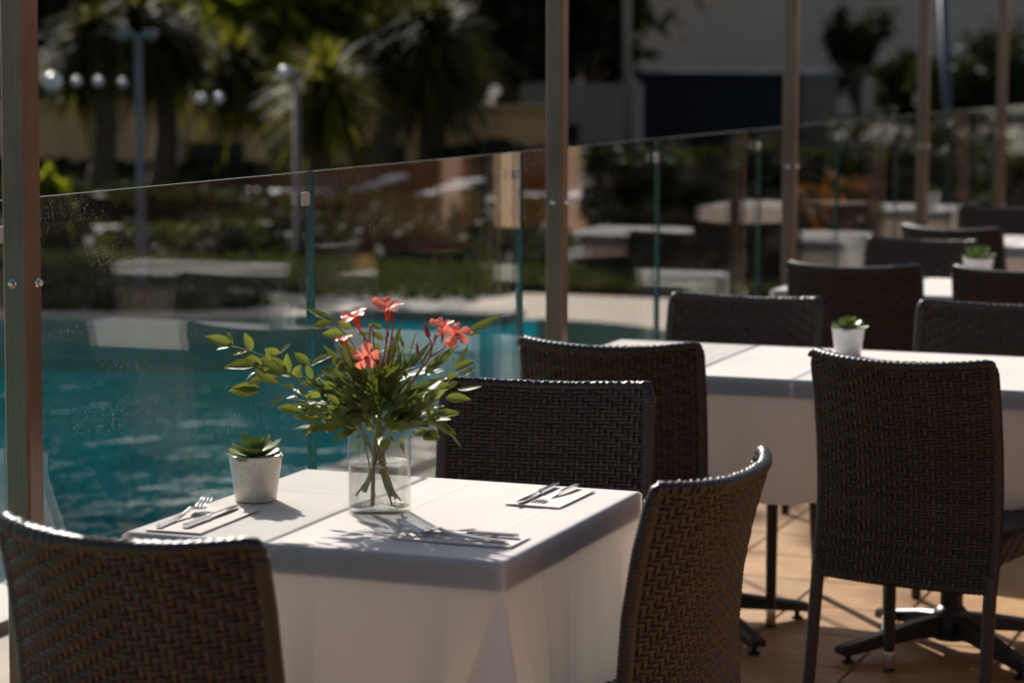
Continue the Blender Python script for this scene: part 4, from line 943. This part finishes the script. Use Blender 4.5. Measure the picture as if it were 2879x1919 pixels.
MB().box((xa, 0, .66), (xb_, .3, 1.25)).box((q1, 0, -.05), (xb_, .3, .66)).build('wall', M['umber'], g2, False)
MB().box((xa, .15, -.05), (q1, .25, .66)).build('shutter', M['dark'], g2, False)
hut = thing('garden_hut', 'flat roofed navy hut in front of the grey facade', 'hut', (0, 34, 0))
xa, xb_ = px(1466, 165, 34).x, px(1842, 165, 34).x; nb = 14; bw_ = (xb_ - xa) / nb
bm_ = MB().box((.006, 0, -.05), (bw_ - .006, .05, 1.34)).mesh('board', M['navy'], False)
for k in range(nb): ob('board', bm_, hut, (xa + k * bw_, 0, 0))
MB().box((xa + .01, .05, -.05), (xb_ - .01, 2.4, 1.33)).build('hut_body', M['navy'], hut, False)
MB().box((xa - .06, -.10, 1.34), (xb_ + .06, 2.5, 1.42)).build('roof', M['bluepole'], hut, False)
fac = thing('distant_building', 'plain grey white building in shade filling the upper right background', 'building', (0, 70, 0))
MB().box((-26, 0, -.05), (4, 12, 9)).build('wall', M['greywall'], fac, False)
MB().box((-26.3, -.4, 9.0), (4.3, 12.4, 9.3)).build('roof', M['coping'], fac, False)
for k in range(5): MB().box((-24 + k * 6, -.02, 5.0), (-22.4 + k * 6, .06, 6.6)).build('window', M['dark'], fac, False)
# lamp posts and poles
def lamp(base, h, label, head='twin'):
    t = thing('lamp_post', label, 'lamp post', base, 0, 'grey lamp posts beyond the pool')
    MB().lathe([(.0, 0), (.07, 0), (.07, .03), (.028, .05), (.024, h)], 14).build('pole', M['greypole'], t)
    for sx in ((-1, 1) if head == 'twin' else (-1,)):
        MB().tube([(0, 0, h - .05), (sx * .06, 0, h + .02), (sx * .11, 0, h)], .016, 7).build('arm', M['greypole'], t)
        MB().lathe([(.0, h - .045), (.03, h - .04), (.052, h - .008), (.052, h + .012), (.028, h + .034), (0, h + .036)], 16, c=(sx * .10, 0)).build('lamp_head', M['lampwhite' if head == 'single' else 'greypole'], t)
    return t
b0 = ground_at(322, 10.7); b0.z = .02; lamp(b0, px(320, 85, 10.7).z, 'grey lamp post with two small heads at the pool edge, left of the glass joint')
b0 = ground_at(682, 13.9); lamp(b0, px(660, 165, 13.9).z + .05, 'grey lamp post with one sunlit white head beside the glass joint', 'single')
t = thing('grey_pole', 'tall pale grey pole left of the navy hut', 'pole', ground_at(1440, 16)); MB().tube([(0, 0, 0), (0, 0, 4.2)], .038, 12).build('pole_tube', M['greypole'], t); MB().lathe([(0, 0), (.11, 0), (.11, .03), (.045, .05)], 12).build('base_plate', M['greypole'], t)
bp = thing('blue_pole', 'thin dark blue pole slanting between the two farthest posts', 'pole', ground_at(2195, 17)); q = px(2165, -20, 17) - ground_at(2195, 17); MB().tube([(0, 0, 0), q], .035, 10).build('pole_tube', M['bluepole'], bp); MB().box((-.25, -.25, 0), (.25, .25, .08), bev=.02).build('base_block', M['stone'], bp, False)
# white balls on wires, added to stand for far sun glints
for k, (x, y, r_) in enumerate([(120, 190, .15), (176, 188, .10), (226, 188, .10), (281, 190, .09), (463, 226, .09), (502, 226, .10), (820, 400 + 45, .05), (790, 450, .09), (985, 446, .09)][:6]):
    r_ *= .66 if k == 0 else .48; p = px(x, y, 18); t = thing('globe_lantern', ['brightest white globe lantern, by the left steel post', 'white globe lantern, second from the left steel post', 'white globe lantern just left of a dark trunk', 'dim white globe lantern left of the first lamp post', 'white globe lantern, left one of a close pair above the ochre wall', 'white globe lantern, right one of a close pair above the ochre wall'][k], 'lantern', (p.x, 18, -.045), 0, 'white globe lanterns hung in the trees')
    MB().tube([(0, 0, p.z + .045 + r_ * .9), (.01, 0, p.z + .9), (0, 0, p.z + 1.8)], .004, 5).build('wire', M['bark'], t)
    MB().lathe([(max(.0, r_ * math.sin(a)), p.z + .045 - r_ * math.cos(a)) for a in np.linspace(0, math.pi, 12)], 16).build('globe', M['lampwhite'], t)
# loungers, stones, bollard
def lounger(loc, rz, label, n=12):
    t = thing('sun_lounger', label, 'sun lounger', loc, rz, 'white sun loungers beyond the pool')
    for k in range(n): MB().box((-.95 + k * .15, -.30, .30 + (.03 * max(0, k - 7) ** 1.6 * .6)), (-.85 + k * .15, .30, .335 + (.03 * max(0, k - 7) ** 1.6 * .6)), bev=.006).build('slat', M['lounger'], t, False)
    for sx in (-.75, .6):
        for sy in (-.26, .26): MB().box((sx - .02, sy - .02, 0), (sx + .02, sy + .02, .30)).build('leg', M['lounger'], t, False)
    return t
lounger(ground_at(915, 17.6), R(-6), 'white slatted lounger behind the flowers beyond the lawn'); lounger(ground_at(1385, 18.5), R(8), 'white slatted lounger right of the second steel post'); lounger(ground_at(1530, 19.6), R(0), 'white slatted lounger in front of the navy hut'); lounger(ground_at(740, 18.0), R(5), 'white slatted lounger right of the glass joint')
rs = random.Random(5)
for k, (x, Y, s_) in enumerate([(225, 15.2, .17), (262, 15.0, .19), (175, 15.4, .12), (425, 15.5, .13), (555, 16, .16), (610, 16.2, .14), (500, 16.4, .12), (1128, 13.6, .09), (1230, 17, .12), (1320, 17, .14)]):
    b = MB(); n = 10; P = []
    for i in range(7):
        a = math.pi * i / 6; P.append([(s_ * math.sin(a) * math.cos(2*math.pi*j/n) * rs.uniform(.85, 1.15), s_ * .8 * math.sin(a) * math.sin(2*math.pi*j/n) * rs.uniform(.85, 1.15), s_ * .55 * (1 - math.cos(a)) - .03) for j in range(n)])
        P[-1].append(P[-1][0])
    o = b.grid(P[::-1]).build('garden_stone', M['stone'], None, True, ground_at(x, Y))
    tag(o, ['pale boulder left of the first lamp post', 'larger pale boulder just left of the first lamp post', 'small boulder nearest the left steel post', 'pale boulder right of the first lamp post', 'pale boulder in the shrubs left of the glass joint', 'small pale boulder close to the glass joint', 'small boulder between lamp post and glass joint', 'small white stone on the lawn left of the second post', 'pale stone beyond the lawn left of the second post', 'pale stone just right of the second post'][k], 'stone', 'pale stones beyond the pool')

# ------------------------------------------------------------------ restaurant side of the terrace (mirrored in the glass)
rest_b = thing('restaurant_building', 'brown and sand rendered terrace building mirrored in the glass fence', 'building', (0, 0, 0))
MB().box((4.44, 14.9, -.02), (10.7, 15.32, 3.2)).build('wall', M['brownwall'], rest_b, False)
MB().box((4.14, 17.0, -.02), (4.56, 17.45, 3.2)).build('pillar', M['brownwall'], rest_b, False)
MB().box((4.86, 16.5, -.02), (7.7, 17.9, 3.2)).build('wall', M['lightrender'], rest_b, False)  # sunlit tone put into this wall's colour
MB().box((7.9, -8, -.02), (8.3, 14.9, 3.4)).build('wall', M['brownwall'], rest_b, False)
for k in range(5):
    MB().box((7.82, -5 + k * 4.0, .0), (7.898, -3.2 + k * 4.0, 2.3)).build('door', M['dark'], rest_b, False)
MB().box((7.3, -8.2, 3.4), (10.9, 18, 3.65)).build('roof', M['brownwall'], rest_b, False)
